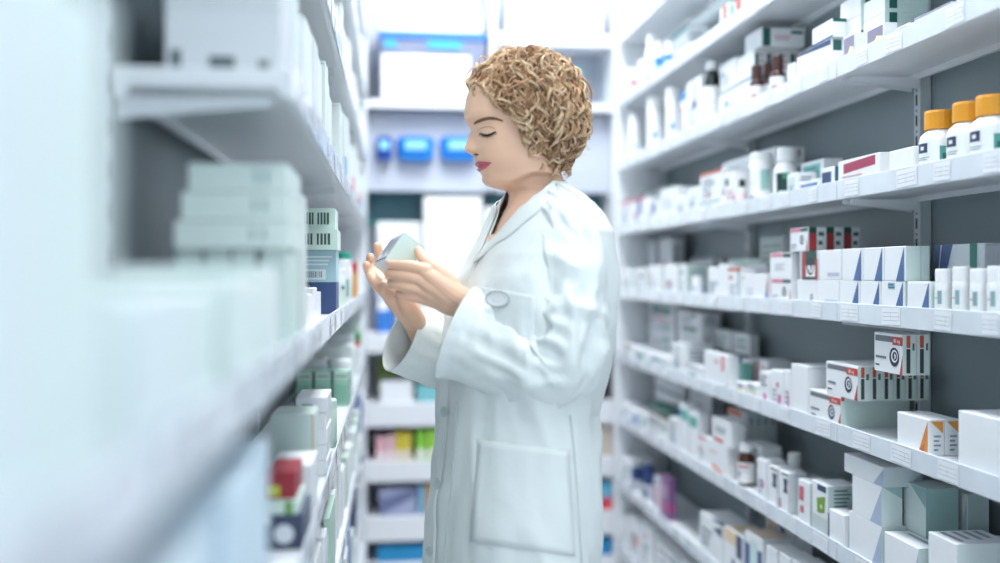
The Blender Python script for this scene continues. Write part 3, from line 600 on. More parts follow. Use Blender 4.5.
bottle(R, 'brown glass medicine bottle with white cap and label', 7, 748, 17, 443, cap='#f2f4f6', body='#4a2416', style='round', capcut=.2, lab=('#eef0f2', [('#c85a5a', .2, .75, .8, .86), ('#2f3a4a', .25, .3, .35, .5), ('#a9b4be', .2, .55, .8, .58)]))
box(R, 'white carton with a magenta oval', 7, 757, 766, 462, .06, [('F', '#d85aa0', 'disc', (.6, .4, .12))])
box(R, 'white carton banded in red behind the brown bottle', 7, 744, 762, 447, .06, [('F', '#c05050', (.1, .45, .9, .56)), TXT('F', .1, .6, .9, .9, 2), ('E', '#dfe5e8', (0, 0, 1, 1)), ('E', '#c05050', (0, .45, .8, .56))], v=.07)
z = box(R, 'white carton with an orange slash, lower', 7, 706, 727, 440, .045, [('F', '#e0804a', [(.3, .1), (.8, .0), (.8, .12), (.3, .24)]), ('F', '#e0a0a0', (.2, .6, .5, .66))], h=.095)
z = box(R, 'white carton with a red bar, upper', 7, 712, 731, 425, .045, [('F', '#d86a50', (.1, .05, .6, .2)), TXT('F', .2, .4, .8, .7, 2)], z0=z, h=.075)
z = zlev(R, 7)
rowd(R, 'tall carton with a red foot bar standing behind', 7, 728, 741, 0, 5, .0215, [('F', '#c85a50', (0, .4, .7, .52))], [('E', '#b9c4c8', (0, 0, 1, 1)), ('E', '#7f8f96', (.3, .35, .7, .5)), ('E', '#7f8f96', (.3, .8, .7, .9))], v=.06, h=.20, desc2='tall grey-ended carton')
z = box(R, 'white carton with pale print, lower of the pair', 7, 699, 706, 450, .08, h=.09)
for k in range(1):
    box(R, 'upright white carton topped by a teal and blue band', 7, 679, 688, 405, .04, [('F', '#3f74b8', (0, .72, .2, .9)), ('F', '#5cb4a4', (.2, .68, 1, .9))], h=.168)
    box(R, 'second upright white carton topped by a teal band', 7, 689, 698, 408, .04, [('F', '#5cb4a4', (0, .66, .9, .88)), ('F', '#2f8f9c', (.6, .66, .8, .88))], h=.160)
z = zlev(R, 7)
for k in range(4): z = box(R, 'lilac-grey carton in the back stack', 7, 690, 712, 0, .05, [('E', '#b9bec6', (0, 0, 1, 1)), TXT('F', .2, .2, .8, .8, 2, '#b0b4c0')], v=.125, z0=z, h=.053)
z = zlev(R, 7)
for k, (d, c) in enumerate((('white carton under the green-lidded stack', '#e8ecee'), ('striped pale carton in the green-lidded stack', '#cfd8d8'), ('dark green lid box in the far stack', '#1f5a50'))):
    z = box(R, d, 7, 648, 668, 0, .08, [('F', '#d8a060', (.1, .2, .25, .35))] if k == 0 else [], z0=z, h=(.05, .035, .03)[k], col=c)
z = zlev(R, 7)
for k in range(4): z = box(R, 'dark-topped carton piled at the back', 7, 655, 684, 0, .07, [('T', '#244c48', (0, 0, 1, 1)), ('F', '#3c6a64', (0, .8, 1, 1))], v=.115, z0=z, h=.05)
box(R, 'small white carton with a bright blue triangle', 7, 629, 639, 412, .06, [('F', '#2f74c0', [(.2, .1), (.95, .1), (.8, .8)])])
box(R, 'small white and teal pack', 7, 640, 646, 415, .06, [('F', '#5aa9a0', (.3, .2, .9, .6))])
box(R, 'white wrapped pack by the side panel', 7, 620, 628, 405, .07)
box(R, 'white upright pack between the stacks', 7, 669, 677, 420, .06, [('F', '#9fb4c4', (.3, .1, .7, .9))])
# --- eighth shelf
def toothy(desc, pc, yt):
    bottle(R, desc, 8, pc, 12, yt, cap='#31487f', body='#e4e9f2', style='tub', capcut=.55, lab=('#dfe4ee', [('#31487f', .3, .0, .6, 1)]))
toothy('white bottle with a big navy blue cap', 638, 467); toothy('white bottle with a big navy blue cap', 650, 465)
box(R, 'purple carton with a magenta band', 8, 661, 668, 479, .03, [('F', '#8a5f92', (0, 0, 1, 1)), ('F', '#c04a8c', (0, .22, 1, .36)), ('E', '#8a5f92', (0, 0, 1, 1)), ('E', '#c04a8c', (0, .22, 1, .36)), ('F', '#b79ab8', (.1, .5, .9, .8))], col='#9a6f9f')
box(R, 'small pale pink carton', 8, 653, 659, 480, .05, [('F', '#e0b8cc', (.1, .2, .9, .8))])
box(R, 'white tissue pack by the side panel', 8, 621, 631, 462, .1)
box(R, 'white carton with a navy fold and cream picture', 8, 700, 722, 527, .1, [('F', NAVY, [(.6, .8), (1, .95), (1, .7)]), ('T', NAVY, [(.5, 0), (1, 0), (.9, .4)]), TXT('F', .1, .2, .6, .7, 3)])
box(R, 'cream and navy carton', 8, 724, 742, 538, .09, [('F', '#e2c9a8', (0, .7, .7, 1)), ('F', NAVY, (.7, .5, 1, 1)), ('F', '#2a3a70', (.45, .1, .6, .4)), ('T', '#dcc3a0', (.1, .1, .6, .9))])
box(R, 'navy, mint and white carton', 8, 745, 762, 541, .09, [('F', '#34508c', (0, 0, .3, .8)), ('F', '#c6e0dc', (.3, 0, .75, .9)), ('F', '#34508c', (.75, 0, 1, .8)), ('T', '#e0c8b0', (.1, .1, .9, .9))])
box(R, 'upright carton with a brown portrait panel', 8, 766, 778, 517, .03, [('F', '#c8ac98', (.1, .3, .9, .95)), ('F', '#9a7460', (.3, .5, .6, .8))], v=.11)
box(R, 'upright grey carton with navy flank', 8, 780, 795, 522, .05, [('F', '#3a4f80', (0, .1, .35, .9)), ('F', '#a9b4b8', (.4, 0, 1, 1))], v=.10)
for k in range(3): box(R, 'carton striped in white and grey', 8, 766+k*13, 777+k*13, 552+k*7, .07, [('F', '#8fa0ac', (0, .4, 1, .55)), ('F', '#3f9a8c', (.4, .1, .7, .25))])
# --- bottom shelf
for k, (a, b, t) in enumerate(((617, 627, 520), (629, 640, 525), (642, 652, 530))): box(R, ('white wrapped pack near the floor', 'white pack with an orange teardrop', 'white and navy pack near the floor')[k], 9, a, b, t, .1, [('F', '#e07a50', (.5, .35, .8, .6))] if k == 1 else ([('F', '#2f4a78', (.2, .5, .6, .55))] if k == 2 else []))
z = zlev(R, 9)
for k in range(5): z = box(R, 'black-striped white carton in the low stack', 9, 656, 690, 0, .1, [('F', '#232f38', (.1, .7, .8, .92)), ('F', '#4f9aa0', (.5, .1, .9, .3))], z0=z, h=.036)
z = zlev(R, 9)
for k in range(4): z = box(R, 'grey striped carton in the second low stack', 9, 694, 726, 0, .1, [('F', '#5a6a78', (.1, .6, .8, .85))], z0=z, h=.036)
# ------------------------------------------------------------------ left rack goods (local coordinates along the rack in metres)
L = LF
def lb(desc, lv, a0, a1, h, d=.13, dec=(), v=.01, z0=None, col=MINT, name='carton', tilt=0): return box(L, desc, lv, 0, 0, 0, d, dec, v, z0, col, h=h, al=(a0, a1), name=name, tilt=tilt)
la = lambda px, v=0: L.al(px, v)
# column with bar codes beyond the near bay
a0 = la(338); a1 = a0+.11
z = lb('navy blue carton at the bottom of the barcode stack', 5, a0, a1, .068, .055, [('E', '#3c5486', (0, 0, 1, 1))], v=.004, col='#3c5486')
z = lb('light blue carton with print, above the navy one', 5, a0, a1, .068, .072, [('E', '#a9cdd8', (0, 0, 1, 1)), TXT('E', .1, .5, .9, .85, 3, '#e8f2f5'), ('E', '#e3eef2', (.05, .08, .7, .4)), ('E', '#7f98a6', 'bars', (.1, .14, .6, .34, 9))], v=.004, z0=z, col='#a9cdd8')
bc = [('E', '#cfe6de', (0, 0, 1, 1)), ('E', '#39584f', 'bars', (.02, .25, .42, .8, 5)), ('E', '#39584f', 'bars', (.5, .25, .85, .8, 4))]
z = lb('mint carton with black bar code, lower of two', 5, a0-.03, a1, .043, .085, bc, v=.0, z0=z, col='#d6e8e2')
z = lb('mint carton with black bar code, upper of two', 5, a0, a1, .046, .075, bc, v=.006, z0=z, col='#d6e8e2')
for k in range(3): lb('white carton behind the barcode stack', 5, a1+.02+k*.09, a1+.10+k*.09, .12+.02*(k % 2), .12, [TXT('E', .2, .3, .8, .8, 3)], v=.03, col=WH)
bottle(L, 'white bottle with a green cap', 5, 0, 0, 0, cap='#2fa890', style='round', al=2.98, r=.026, h=.15, v=.0, capcut=.18)
bottle(L, 'white jar with pale mint label', 5, 0, 0, 0, style='tub', al=2.60, r=.024, h=.10, v=.002, lab=('#d6e4da', [('#3a6ab0', .4, .7, .55, .85)]))
bottle(L, 'white tall jar', 5, 0, 0, 0, style='tub', al=2.78, r=.026, h=.125, v=.0, lab=('#e8eef0', [('#6fa890', .3, .2, .6, .9)]))
lb('orange carton with a red top', 5, 3.42, 3.50, .125, .05, [('E', '#e0a040', (0, 0, 1, .7)), ('E', '#d04040', (0, .7, 1, 1))], v=.002, col='#e0a040')
for k in range(6): lb('white carton in the far half', 5, 3.06+.055*k if k < 6 else 0, 3.06+.055*k+.05, .10+.012*(k % 3), .12, v=.02, col=WH)
for k in range(6): lb('white carton near the end panel', 5, 3.54+.12*k, 3.64+.12*k, .11+.02*(k % 2), .12, v=.01, col=WH)
# near stack of flat mint cartons
z0 = zlev(L, 5)
for k in range(4): lb('upright mint carton under the flat stack', 5, 1.20, 1.34, .115, .030, [('E', '#cfe0dc', (0, 0, 1, 1)), ('E', '#5f7f7c', (.88, 0, 1, 1)), ('E', '#56708f', (.2, .45, .6, .7))] if k == 1 else [('E', '#cfe0dc', (0, 0, 1, 1)), ('E', '#6f8f8c', (.0, 0, .06, 1))], v=.008+k*.033, col=MINT)
z = z0+.116
for k in range(3):
    z = lb('flat pale mint carton, %s of the three-high stack' % ('lowest', 'middle', 'top')[k], 5, 1.19, 1.37-.01*k, .033, .130-.008*k, [('E', '#9db5b2', (.66, .3, .7, .75)), ('E', '#9db5b2', (.76, .3, .8, .75))], v=.006, z0=z, col='#d6e5e1')
for k in range(1):
    lb(['pale grey-green carton behind the flat stack', 'upright white carton behind the flat stack'][k % 2], 5, 1.42+.12*k, 1.52+.12*k, .2 if k in (0, 1) else .14+.02*(k % 3), .13, [('E', '#5f7a7c', (.0, 0, .05, 1)), ('E', '#4f80a0', (.4, .5, .6, .8))] if k % 2 else [('E', '#b9cac8', (.1, 0, .5, 1))], v=.012, col='#cfdcda' if k % 2 == 0 else WH)
for k in range(5): lb('low white carton between the stacks', 5, 1.54+.11*k, 1.64+.11*k, .05+.01*(k % 2), .12, v=.03, col=WH)
# shelf over it (fourth) and above
rr = random.Random(3)
def fill(lv, s, e, hmin, hmax, cols, desc, dmin=.1, dmax=.15, wmin=.06, wmax=.13, v=.01, dec=None):
    a = s
    while a < e-.03:
        w_ = min(rr.uniform(wmin, wmax), e-a)
        c = rr.choice(cols)
        lb(c[0]+' '+desc, lv, a, a+w_, rr.uniform(hmin, hmax), rr.uniform(dmin, dmax), dec(rr) if dec else [TXT('E', .2, .3, .8, .75, 3, '#9db0b4')], v=v+rr.uniform(0, .01), col=c[1])
        a += w_+.006
pal = [('white', '#eceff2'), ('pale mint', '#dbe6e4'), ('pale grey', '#d9dfe4'), ('light', '#e2eaea')]
dk = lambda r: [('E', '#44595f', (.15, .1, .3, .35)), ('E', '#55707a', (.5, .1, .7, .3))] if r.random() < .5 else [('E', '#b9c6cc', (.2, .4, .6, .7))]
lb('broad pale grey carton at the near end of the middle bay', 4, 1.17, 1.29, .17, .13, [('E', '#aab2b8', (.33, .45, .335, 1)), ('E', '#aab2b8', (.66, .45, .665, 1)), ('E', '#aab2b8', (0, .45, 1, .455)), ('E', '#59666c', (.05, .0, .14, .16)), ('E', '#59666c', (.38, .0, .6, .12)), ('E', '#6f7b80', (.8, .0, .9, .1))], v=.012, col='#d4d9de')
fill(4, 1.30, 2.3, .11, .19, pal, 'carton in the middle bay', dec=dk)
fill(4, 2.40, 3.35, .12, .2, pal, 'carton in the third bay', dec=dk, v=.002)
fill(4, 3.45, 4.36, .12, .2, pal, 'carton in the farthest bay', v=.002)
fill(3, 1.16, 2.3, .1, .2, pal, 'carton in the middle bay')
fill(3, 2.40, 3.35, .12, .2, pal, 'carton in the third bay'); fill(3, 3.45, 4.36, .12, .2, pal, 'carton in the farthest bay')
fill(2, 1.3, 2.3, .1, .2, pal, 'carton in the middle bay'); fill(2, 2.40, 3.35, .12, .2, pal, 'carton in the third bay'); fill(2, 3.45, 4.36, .12, .2, pal, 'carton in the farthest bay')
for k, (a, c) in enumerate(((2.55, '#4a90d8'), (3.1, '#e090a8'), (3.7, '#d86070'), (4.0, '#48b0d8'))):
    box(L, ('blue paper sleeve', 'pink paper sleeve', 'red paper sleeve', 'cyan paper sleeve')[k]+' at the shelf edge', 4, 0, 0, 0, .004, v=.002, al=(a, a+.09), h=.07, col=c, name='paper_sleeve', cat='paper')
# sixth shelf: mint pair, white piles, red and navy cartons
c1 = la(350)
mint = [('E', '#9fcfbc', (.05, 0, .95, .74)), ('E', '#c6dfd2', (.05, .76, .95, .96)), TXT('E', .15, .8, .85, .9, 1, '#4f8f78'), ('E', '#7fb89f', 'bars', (.12, .1, .85, .6, 6)), ('E', '#2d5a48', (.95, 0, 1, 1)), ('E', '#2d5a48', (0, 0, .05, 1))]
for k in range(3): lb('mint green carton with printed panel, %s from the edge' % ('first', 'second', 'third')[k], 6, c1, c1+.07, .095, .047, mint, v=.0+k*.050, col='#a9d3c2')
bottle(L, 'flat white pill tub standing behind the mint cartons', 6, 0, 0, 0, style='tub', al=c1+.14, r=.032, h=.115, v=.0)
z = lb('white carton with a tan lid in the pile behind', 6, c1+.10, c1+.18, .10, .07, [], v=.075, col=WH)
lb('tan-lidded white carton on top of the pile', 6, c1+.10, c1+.18, .022, .07, [('T', '#cbb9a8', (0, 0, 1, 1))], v=.075, z0=z, col=WH)
fill(6, c1+.21, 3.36, .1, .17, pal, 'carton in the third bay', v=.0)
z = zlev(L, 6)
zz = lb('plain white base carton near the end panel', 6, 3.62, 3.80, .10, .12, v=.0, col=WH)
lb('green carton with a red foot on the white base carton', 6, 3.64, 3.78, .045, .09, [('E', '#d04038', (0, 0, 1, .4)), ('E', '#2f8f4c', (0, .4, 1, 1))], v=.0, z0=zz, col='#2f8f4c')
fill(6, 3.84, 4.36, .1, .18, pal, 'carton in the farthest bay', v=.0)
bottle(L, 'round pale mint tub at the shelf edge', 6, 0, 0, 0, cap='#cfe4dc', body='#cbe1d9', style='tub', al=2.13, r=.030, h=.10, v=.0)
z = zlev(L, 6)
for k in range(5): z = lb('flat white carton, layer %s of five' % ('one', 'two', 'three', 'four', 'five')[k], 6, 1.82, 1.95, .028, .056, [TXT('E', .2, .3, .7, .7, 1, '#aab6bc')], v=.001+.002*(k % 2), z0=z, col=WH)
z = lb('dark slate carton with a pale disc', 6, 1.34, 1.46, .046, .085, [('E', '#3a4560', (0, 0, 1, 1)), ('E', '#dde2ea', 'disc', (.7, .45, .28)), ('E', '#e3e6ea', (.3, .75, .5, 1))], v=.001, col='#465069')
z = lb('pale mint flat pack on the slate carton', 6, 1.34, 1.45, .018, .07, [('E', '#6f9a50', (.75, 0, .9, 1))], v=.008, z0=z, col='#cfe4dc')
z = lb('dark red carton with a yellow patch', 6, 1.35, 1.45, .036, .038, [('E', '#9c2c38', (0, 0, 1, 1)), ('E', '#c9cf3c', (.05, .1, .45, .5))], v=.012, z0=z, col='#9c2c38')
lb('white carton beside the dark red one', 6, 1.48, 1.60, .085, .06, v=.002, col=WH)
lb('wide pale mint carton standing behind the red one', 6, 1.64, 1.74, .137, .068, [('E', '#c9dcd6', (0, 0, 1, 1)), ('E', '#d8a890', (.96, 0, 1, 1)), ('E', '#4f7f78', (.4, .1, .5, .2))], v=.011, col='#cfe0da')
lb('white carton at the back of the sixth shelf', 6, 1.2, 1.32, .15, .09, v=.09, col=WH)
# lower shelves at grazing view
cl = [('white', '#eceff2'), ('pale mint', '#cfe2da'), ('blue', '#3a68a8'), ('white', '#eceff2'), ('navy', '#2f3f68')]
fill(7, 1.45, 2.3, .08, .2, cl, 'carton in the middle bay', v=.002); fill(7, 2.4, 3.35, .08, .2, cl, 'carton in the third bay', v=.002); fill(7, 3.45, 4.36, .1, .2, cl, 'carton in the farthest bay', v=.002)
fill(8, 2.0, 3.35, .08, .2, cl, 'carton in the lower rows', v=.002); fill(8, 3.45, 4.36, .08, .2, cl, 'carton in the farthest bay', v=.002)
lb('tall mint folder leaning at the shelf edge', 7, 1.9, 2.1, .0+.17, .012, col='#b9d4c8', v=.002)
lb('bright red slim carton at the shelf edge', 8, 1.86, 1.92, .19, .02, col='#d02c30', v=.002)
fill(1, 1.5, 4.36, .1, .18, pal, 'carton along the top', wmin=.12, wmax=.2)
# near bay: close, far out of focus
def near(lv, s, e, hmin, hmax, cols, desc, v=.0): fill(lv, s, e, hmin, hmax, cols, desc, .12, .16, .09, .16, v)
p2 = [('white', '#eceff1'), ('icy mint', '#e2efed'), ('icy white', '#e3eef0')]
for lv in (2, 3, 4, 5): near(lv, .13, .445, .20, .215, p2, 'large carton close to the lens', v=.002)
near(5, .48, 1.10, .065, .095, p2, 'low carton in the upper-open bay', v=.002)
p3 = [('light blue', '#d3e6f2'), ('pale blue', '#dbe8f2'), ('icy white', '#e6f0f6')]
for s_, e_, d_ in ((.13, .445, 'tall carton close to the lens'), (.48, 1.0, 'tall carton under the upper-open bay')):
    near(7, s_, e_, .468, .472, p3, d_, v=.0005)
    near(8, s_, e_, .20, .214, p3, d_.replace('tall', 'large'), v=.002)
# ------------------------------------------------------------------ back unit goods
B = BF
def bb(desc, lv, p0, p1, y0, y1=None, d=.2, dec=(), v=.03, col=WH, name='carton', cat='box', z0=None):
    """front face between two picture columns, top at picture row y0"""
    return box(B, desc, lv, p0, p1, y0, d, dec, v, z0, col, name=name, cat=cat, rough=.5)
# storage crate with blue lid, upper left
t = empty('storage_crate', (0, 0, 0)); xa, xb = B.al(378, .03), B.al(488, .03)
zb = zlev(B, 2); zt_ = z_of(B, xa, .03, 30)
t.location = W3((xa+xb)/2, YB+.15, zb+.0003); w2 = (xb-xa)/2; hh = zt_-zb
cm = M('#8890ac', .3, 'clear_plastic', trans=.25); mb = MB()
mb.box(-w2+.01, w2-.01, -.118, -.112, 0, hh-.04, cm, .002); mb.box(-w2+.01, w2-.01, .112, .118, 0, hh-.04, cm, .002)
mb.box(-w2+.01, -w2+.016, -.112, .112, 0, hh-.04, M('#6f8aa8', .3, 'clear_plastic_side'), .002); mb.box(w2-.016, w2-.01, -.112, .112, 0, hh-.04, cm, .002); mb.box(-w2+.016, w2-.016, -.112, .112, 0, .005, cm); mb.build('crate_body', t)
mb = MB(); mb.box(-w2, w2, -.128, .128, hh-.045, hh, M('#2f6fc8', .4, 'blue_lid'), .006); [mb.box(q0, q1, -.131, -.1285, hh-.085, hh-.05, M('#3fb0e6', .4, 'cyan_clip'), .001) for q0, q1 in ((-w2+.03, -w2+.09), (-.03, .14))]; mb.build('crate_lid', t)
mb = MB(); mb.box(-w2+.02, w2-.09, -.124, -.1185, .01, hh-.12, M('#ffffff', .5, 'white_sheet'), .001); mb.build('white_sheet', t)
tag(t, 'clear storage crate with a blue lid on the upper shelf beside her face', 'storage box')
z = zb+hh
bb('long white bag bundle on the blue-lidded crate', 2, 380, 482, 13, z0=z+.001, v=.06, d=.15, name='white_bundle', cat='bundle')
bb('small white packet crowning the bundle', 2, 432, 448, 4, z0=z+.001, v=.215, d=.04)
zz = zlev(B, 1)
for k in range(3):
    zz = box(B, 'white carton in the stack above her hair, %s' % ('lowest', 'middle', 'topmost')[k], 1, 0, 0, 0, .2, [TXT('F', .1, .3, .6, .6, 1, '#d0d4e0')], .03, zz, '#eef0f8', h=(.078, .075, .07)[k], al=(B.al(507, .03), B.al(553, .03)))
box(B, 'big square white carton right of the stack', 1, 0, 0, 0, .2, [], .03, None, '#f2f3fa', h=.20, al=(B.al(556, .03), B.al(603, .03)))
box(B, 'small cyan carton behind her curls', 2, 572, 582, 66, .06, [], .20, None, '#7fe0e8')
# blue bins hung on the grey panel
for i, (p0, p1) in enumerate(((375.5, 393), (396.5, 435.5), (440, 479))):
    x0_, x1_ = B.al(p0), B.al(p1); t = empty('wall_bin', W3((x0_+x1_)/2, YB+.0995, z_of(B, x0_, .03, 159)))
    w_ = x1_-x0_; hb = .108; mb = MB(); n = 9
    col = M(('#1c4fb0', '#0c86e4', '#0c86e4')[i], .3, 'blue_bin')
    rows = []
    for j in range(n+1):
        u = j/n; ww = w_/2*(.80+.20*sin(pi*min(1, .25+.75*(1-u)**.8))) if u > .25 else w_/2*(.72+.28*sqrt(u/.25)); dp = .085*(.75+.25*u)
        ring = []
        for a in range(13):
            an = pi*a/12; ring.append((-ww*cos(an)/max(abs(cos(an)), .001)*min(1, abs(cos(an))**.35) if abs(cos(an)) > .001 else 0, -dp*min(1, sin(an)**.5) if sin(an) > 0 else 0, hb*u))
        rows.append(ring)
    vv = [p for r_ in rows for p in r_]; ff = []
    for j in range(n):
        for a in range(12): ff.append((j*13+a, j*13+a+1, (j+1)*13+a+1, (j+1)*13+a))
        ff.append((j*13+12, j*13, (j+1)*13, (j+1)*13+12))
    ff.append(tuple(range(13))[::-1])
    mb.add(vv, ff, col, False); mb.build('bin_body', t)
    mb = MB(); mb.box(-w_*.28, w_*.28, -.0865, -.078, hb*.42, hb*.84, M('#8fd0f5', .4, 'bin_label'), .002); mb.build('bin_label', t)
    mb = MB(); mb.box(-w_*.37, w_*.37, -.004, 0, hb, hb+.016, col, .001); mb.build('hanging_lip', t)
    tag(t, ('half-hidden dark blue wall bin at the left edge of the grey panel', 'bright blue wall bin fully seen, middle of the three', 'bright blue wall bin touching her nose in the picture')[i], 'bin')
# counter shelf
bb('wide white carton filling the counter behind her hands', 3, 424, 482, 197, v=.05, d=.18, col='#ffffff')
bb('white carton beside her chin', 3, 485, 500, 207, v=.05, d=.18, col='#ffffff')
z = bb('low white carton behind the held box', 3, 397, 421, 275, v=.05, d=.11, col='#ffffff')
z = bb('blue and white bag pack below the held box', 3, 377, 394, 297, v=.03, d=.12, dec=[('F', '#3a7fd6', (0, 0, 1, .62)), ('F', '#ffffff', (.05, .62, .7, .95))], col='#3a7fd6')
bb('long white carton behind the blue pack', 3, 377, 423, 222, v=.17, d=.12, col='#ffffff')
for k in range(3): bb('white carton behind her back', 3, 505+k*34, 535+k*34, 215+6*k, v=.05, d=.18, col='#ffffff')
bb('black bag-like carton at her back', 3, 607, 616, 290, v=.02, d=.2, col='#23282c')
# thigh-height shelf
bb('white carton under the sleeve', 4, 380, 413, 382, col='#eef1f6', d=.2); bb('teal blue carton under the sleeve', 4, 417, 440, 386, col='#7fc4cc', d=.2)
bb('olive green carton at the back', 4, 377, 395, 358, v=.235, d=.08, col='#7a9440'); bb('brown carton at the back', 4, 396, 412, 354, v=.235, d=.08, col='#6a5a4a')
bb('dark green carton at the back', 4, 414, 440, 360, v=.235, d=.08, col='#5f8a3c')
bb('beige carton with a dark lid right of the coat', 5, 600, 617, 405, v=.03, d=.2, col='#cfc4b4', dec=[('F', '#5f5040', (0, .88, 1, 1))])
# knee-height shelf: pink, yellow, green books
for k, (p0, p1, t_, c, d_) in enumerate(((376, 386, 437, '#f0b8c4', 'pink'), (387, 395, 435, '#f2c4cc', 'paler pink'), (396, 404, 433, '#e8d440', 'yellow'), (405, 411, 433, '#f0dc58', 'second yellow'), (416, 426, 430, '#8fd040', 'lime green'), (427, 440, 430, '#9cd84c', 'second lime green'))):
    bb(d_+' booklet standing upright', 5, p0, p1, t_, v=.03, d=.18, col=c, dec=[('F', '#f8f0f0', (.1, .05, .9, .35))], name='booklet', cat='booklet')
bb('dark bag-like carton right of the coat', 4, 601, 616, 352, v=.03, d=.2, col='#2b2e30')
# lowest shelves
bb('lavender flat carton stack behind the coat hem', 6, 379, 416, 488, v=.03, d=.2, col='#aab0d0', dec=[('F', '#6f78a0', [(0, 0), (1, .7), (1, 1), (0, .6)])])
bb('blue striped booklet', 6, 418, 425, 486, v=.03, d=.18, col='#8fc0e0', name='booklet', cat='booklet'); bb('tan booklet', 6, 426, 434, 484, v=.03, d=.18, col='#d8a468', name='booklet', cat='booklet')
z = bb('red wrapped pack right of the coat', 6, 601, 617, 497, v=.03, d=.2, col='#e04858', name='wrapped_pack'); bb('light blue pack on the red one', 6, 601, 617, 482, v=.03, d=.2, col='#6cc0e0', z0=z, name='wrapped_pack')
box(B, 'bright blue flat carton near the floor', 7, 377, 440, 545, .2, [], .03, None, '#2096cf')
box(B, 'bright blue flat carton near the floor, right of the coat', 7, 590, 616, 538, .2, [], .03, None, '#2490c8')

# goods on the parts of the back unit that her figure covers
hid = [(4, ('#eef1f6', 'white carton'), ('#cfd8e4', 'blue carton')), (5, ('#f0c8d0', 'pink carton'), ('#eef1f6', 'white carton')), (6, ('#d8a468', 'tan carton'), ('#aab0d0', 'lavender carton'))]
for lv, *kinds in hid:
    for k in range(5):
        c_, d_ = kinds[k % 2]; q0 = 446+k*30
        box(B, d_+' behind her', lv, 0, 0, 0, .18, [], .03, None, c_, h=.14+.03*((k*3+lv) % 3), al=(B.al(q0, .03), B.al(q0+25, .03)))
# ------------------------------------------------------------------ the woman (real metres; local x = picture right, y = away, z = up from the floor)
ZC = 1.72                      # distance of her mid-plane
K = ZC/1000
PX0 = 520.0
px_loc = ((PX0-500)/1000*ZC*CT+ZC*ST, ZC*CT-(PX0-500)/1000*ZC*ST, 0)
def W(px, py, dp=0.0):
    """picture position at mid-plane scale plus depth offset, corrected for perspective"""
    s = (ZC+dp)/ZC
    return Vector(((px-500)*K*s-(PX0-500)*K, dp, HW+(HY-py)*K*s))
def lerp(tab, y):
    if y <= tab[0][0]: return tab[0][1:]
    for a, b in zip(tab, tab[1:]):
        if y <= b[0]:
            t = (y-a[0])/(b[0]-a[0]); return [p+(q-p)*t for p, q in zip(a[1:], b[1:])]
    return tab[-1][1:]
def sm(t): t = max(0, min(1, t)); return t*t*(3-2*t)
def spow(c, p): return math.copysign(abs(c)**p, c)
skin = M('#f5c8ab', .42, 'skin', sss=.12, var=.05, scale=18, bump=.04, bscale=220, dist=.0006)
YAW = radians(11)
# rows: picture row, front column, back column, half width (m)
PROF = [(70, 516, 534, .014), (72, 505, 546, .030), (77, 486, 562, .048), (81, 474, 572, .064), (91, 469, 576, .069), (99, 466, 577, .0715), (108, 464.6, 577, .072),
        (116, 464.2, 576, .072), (120, 464.6, 575, .0715), (124, 466.5, 574, .071), (128, 469.4, 572, .0705), (132, 470.3, 571, .070), (136, 468.6, 569, .0695), (141, 466.6, 567, .069), (146, 464.9, 565, .068),
        (149, 464.0, 563, .0675), (151.5, 464.2, 562, .067), (153.5, 466, 561, .0665), (155.5, 470, 560, .066), (157.5, 473.6, 560, .0655), (160, 474.6, 560, .065), (162.5, 475.0, 560, .0643), (164.5, 475.8, 560, .0635),
        (167.2, 478.4, 560, .0625), (168.2, 478.8, 560, .062), (170, 478.2, 560, .0615), (172, 479.2, 561, .0605), (174.5, 481.8, 561, .0595), (177, 482.3, 562, .0585), (180, 481.9, 563, .057),
        (183, 482.9, 564, .0555), (185.5, 485.4, 565, .054), (187.5, 490, 566, .0525), (189, 497, 567, .052), (190.5, 504, 568, .0515), (192.5, 508.5, 569, .051), (198, 509, 572, .051), (205, 507.5, 576, .053), (214, 503, 582, .060),
        (226, 497, 588, .078), (240, 491, 592, .10), (262, 486, 594, .12), (300, 482, 594, .125)]
CX = [(60, 525), (110, 524), (165, 523), (186, 530), (200, 540), (240, 545), (300, 545)]
BASE = [(116, 464.2), (121, 465.6), (126, 468.2), (131, 471), (137, 473), (145, 474), (155, 474.6), (161, 474.9), (164, 475.9), (168, 477.3), (172, 479.2), (176, 480.9), (181, 482.2)]
NSIG = [(121, .014), (126, .0085), (131, .0068), (141, .0086), (147, .0118), (151, .0140), (155, .0130), (160, .013), (163, .021), (175, .023), (182, .02)]
JAW = [(150, 0), (165, .2), (176, .75), (186, 1), (300, 1)]
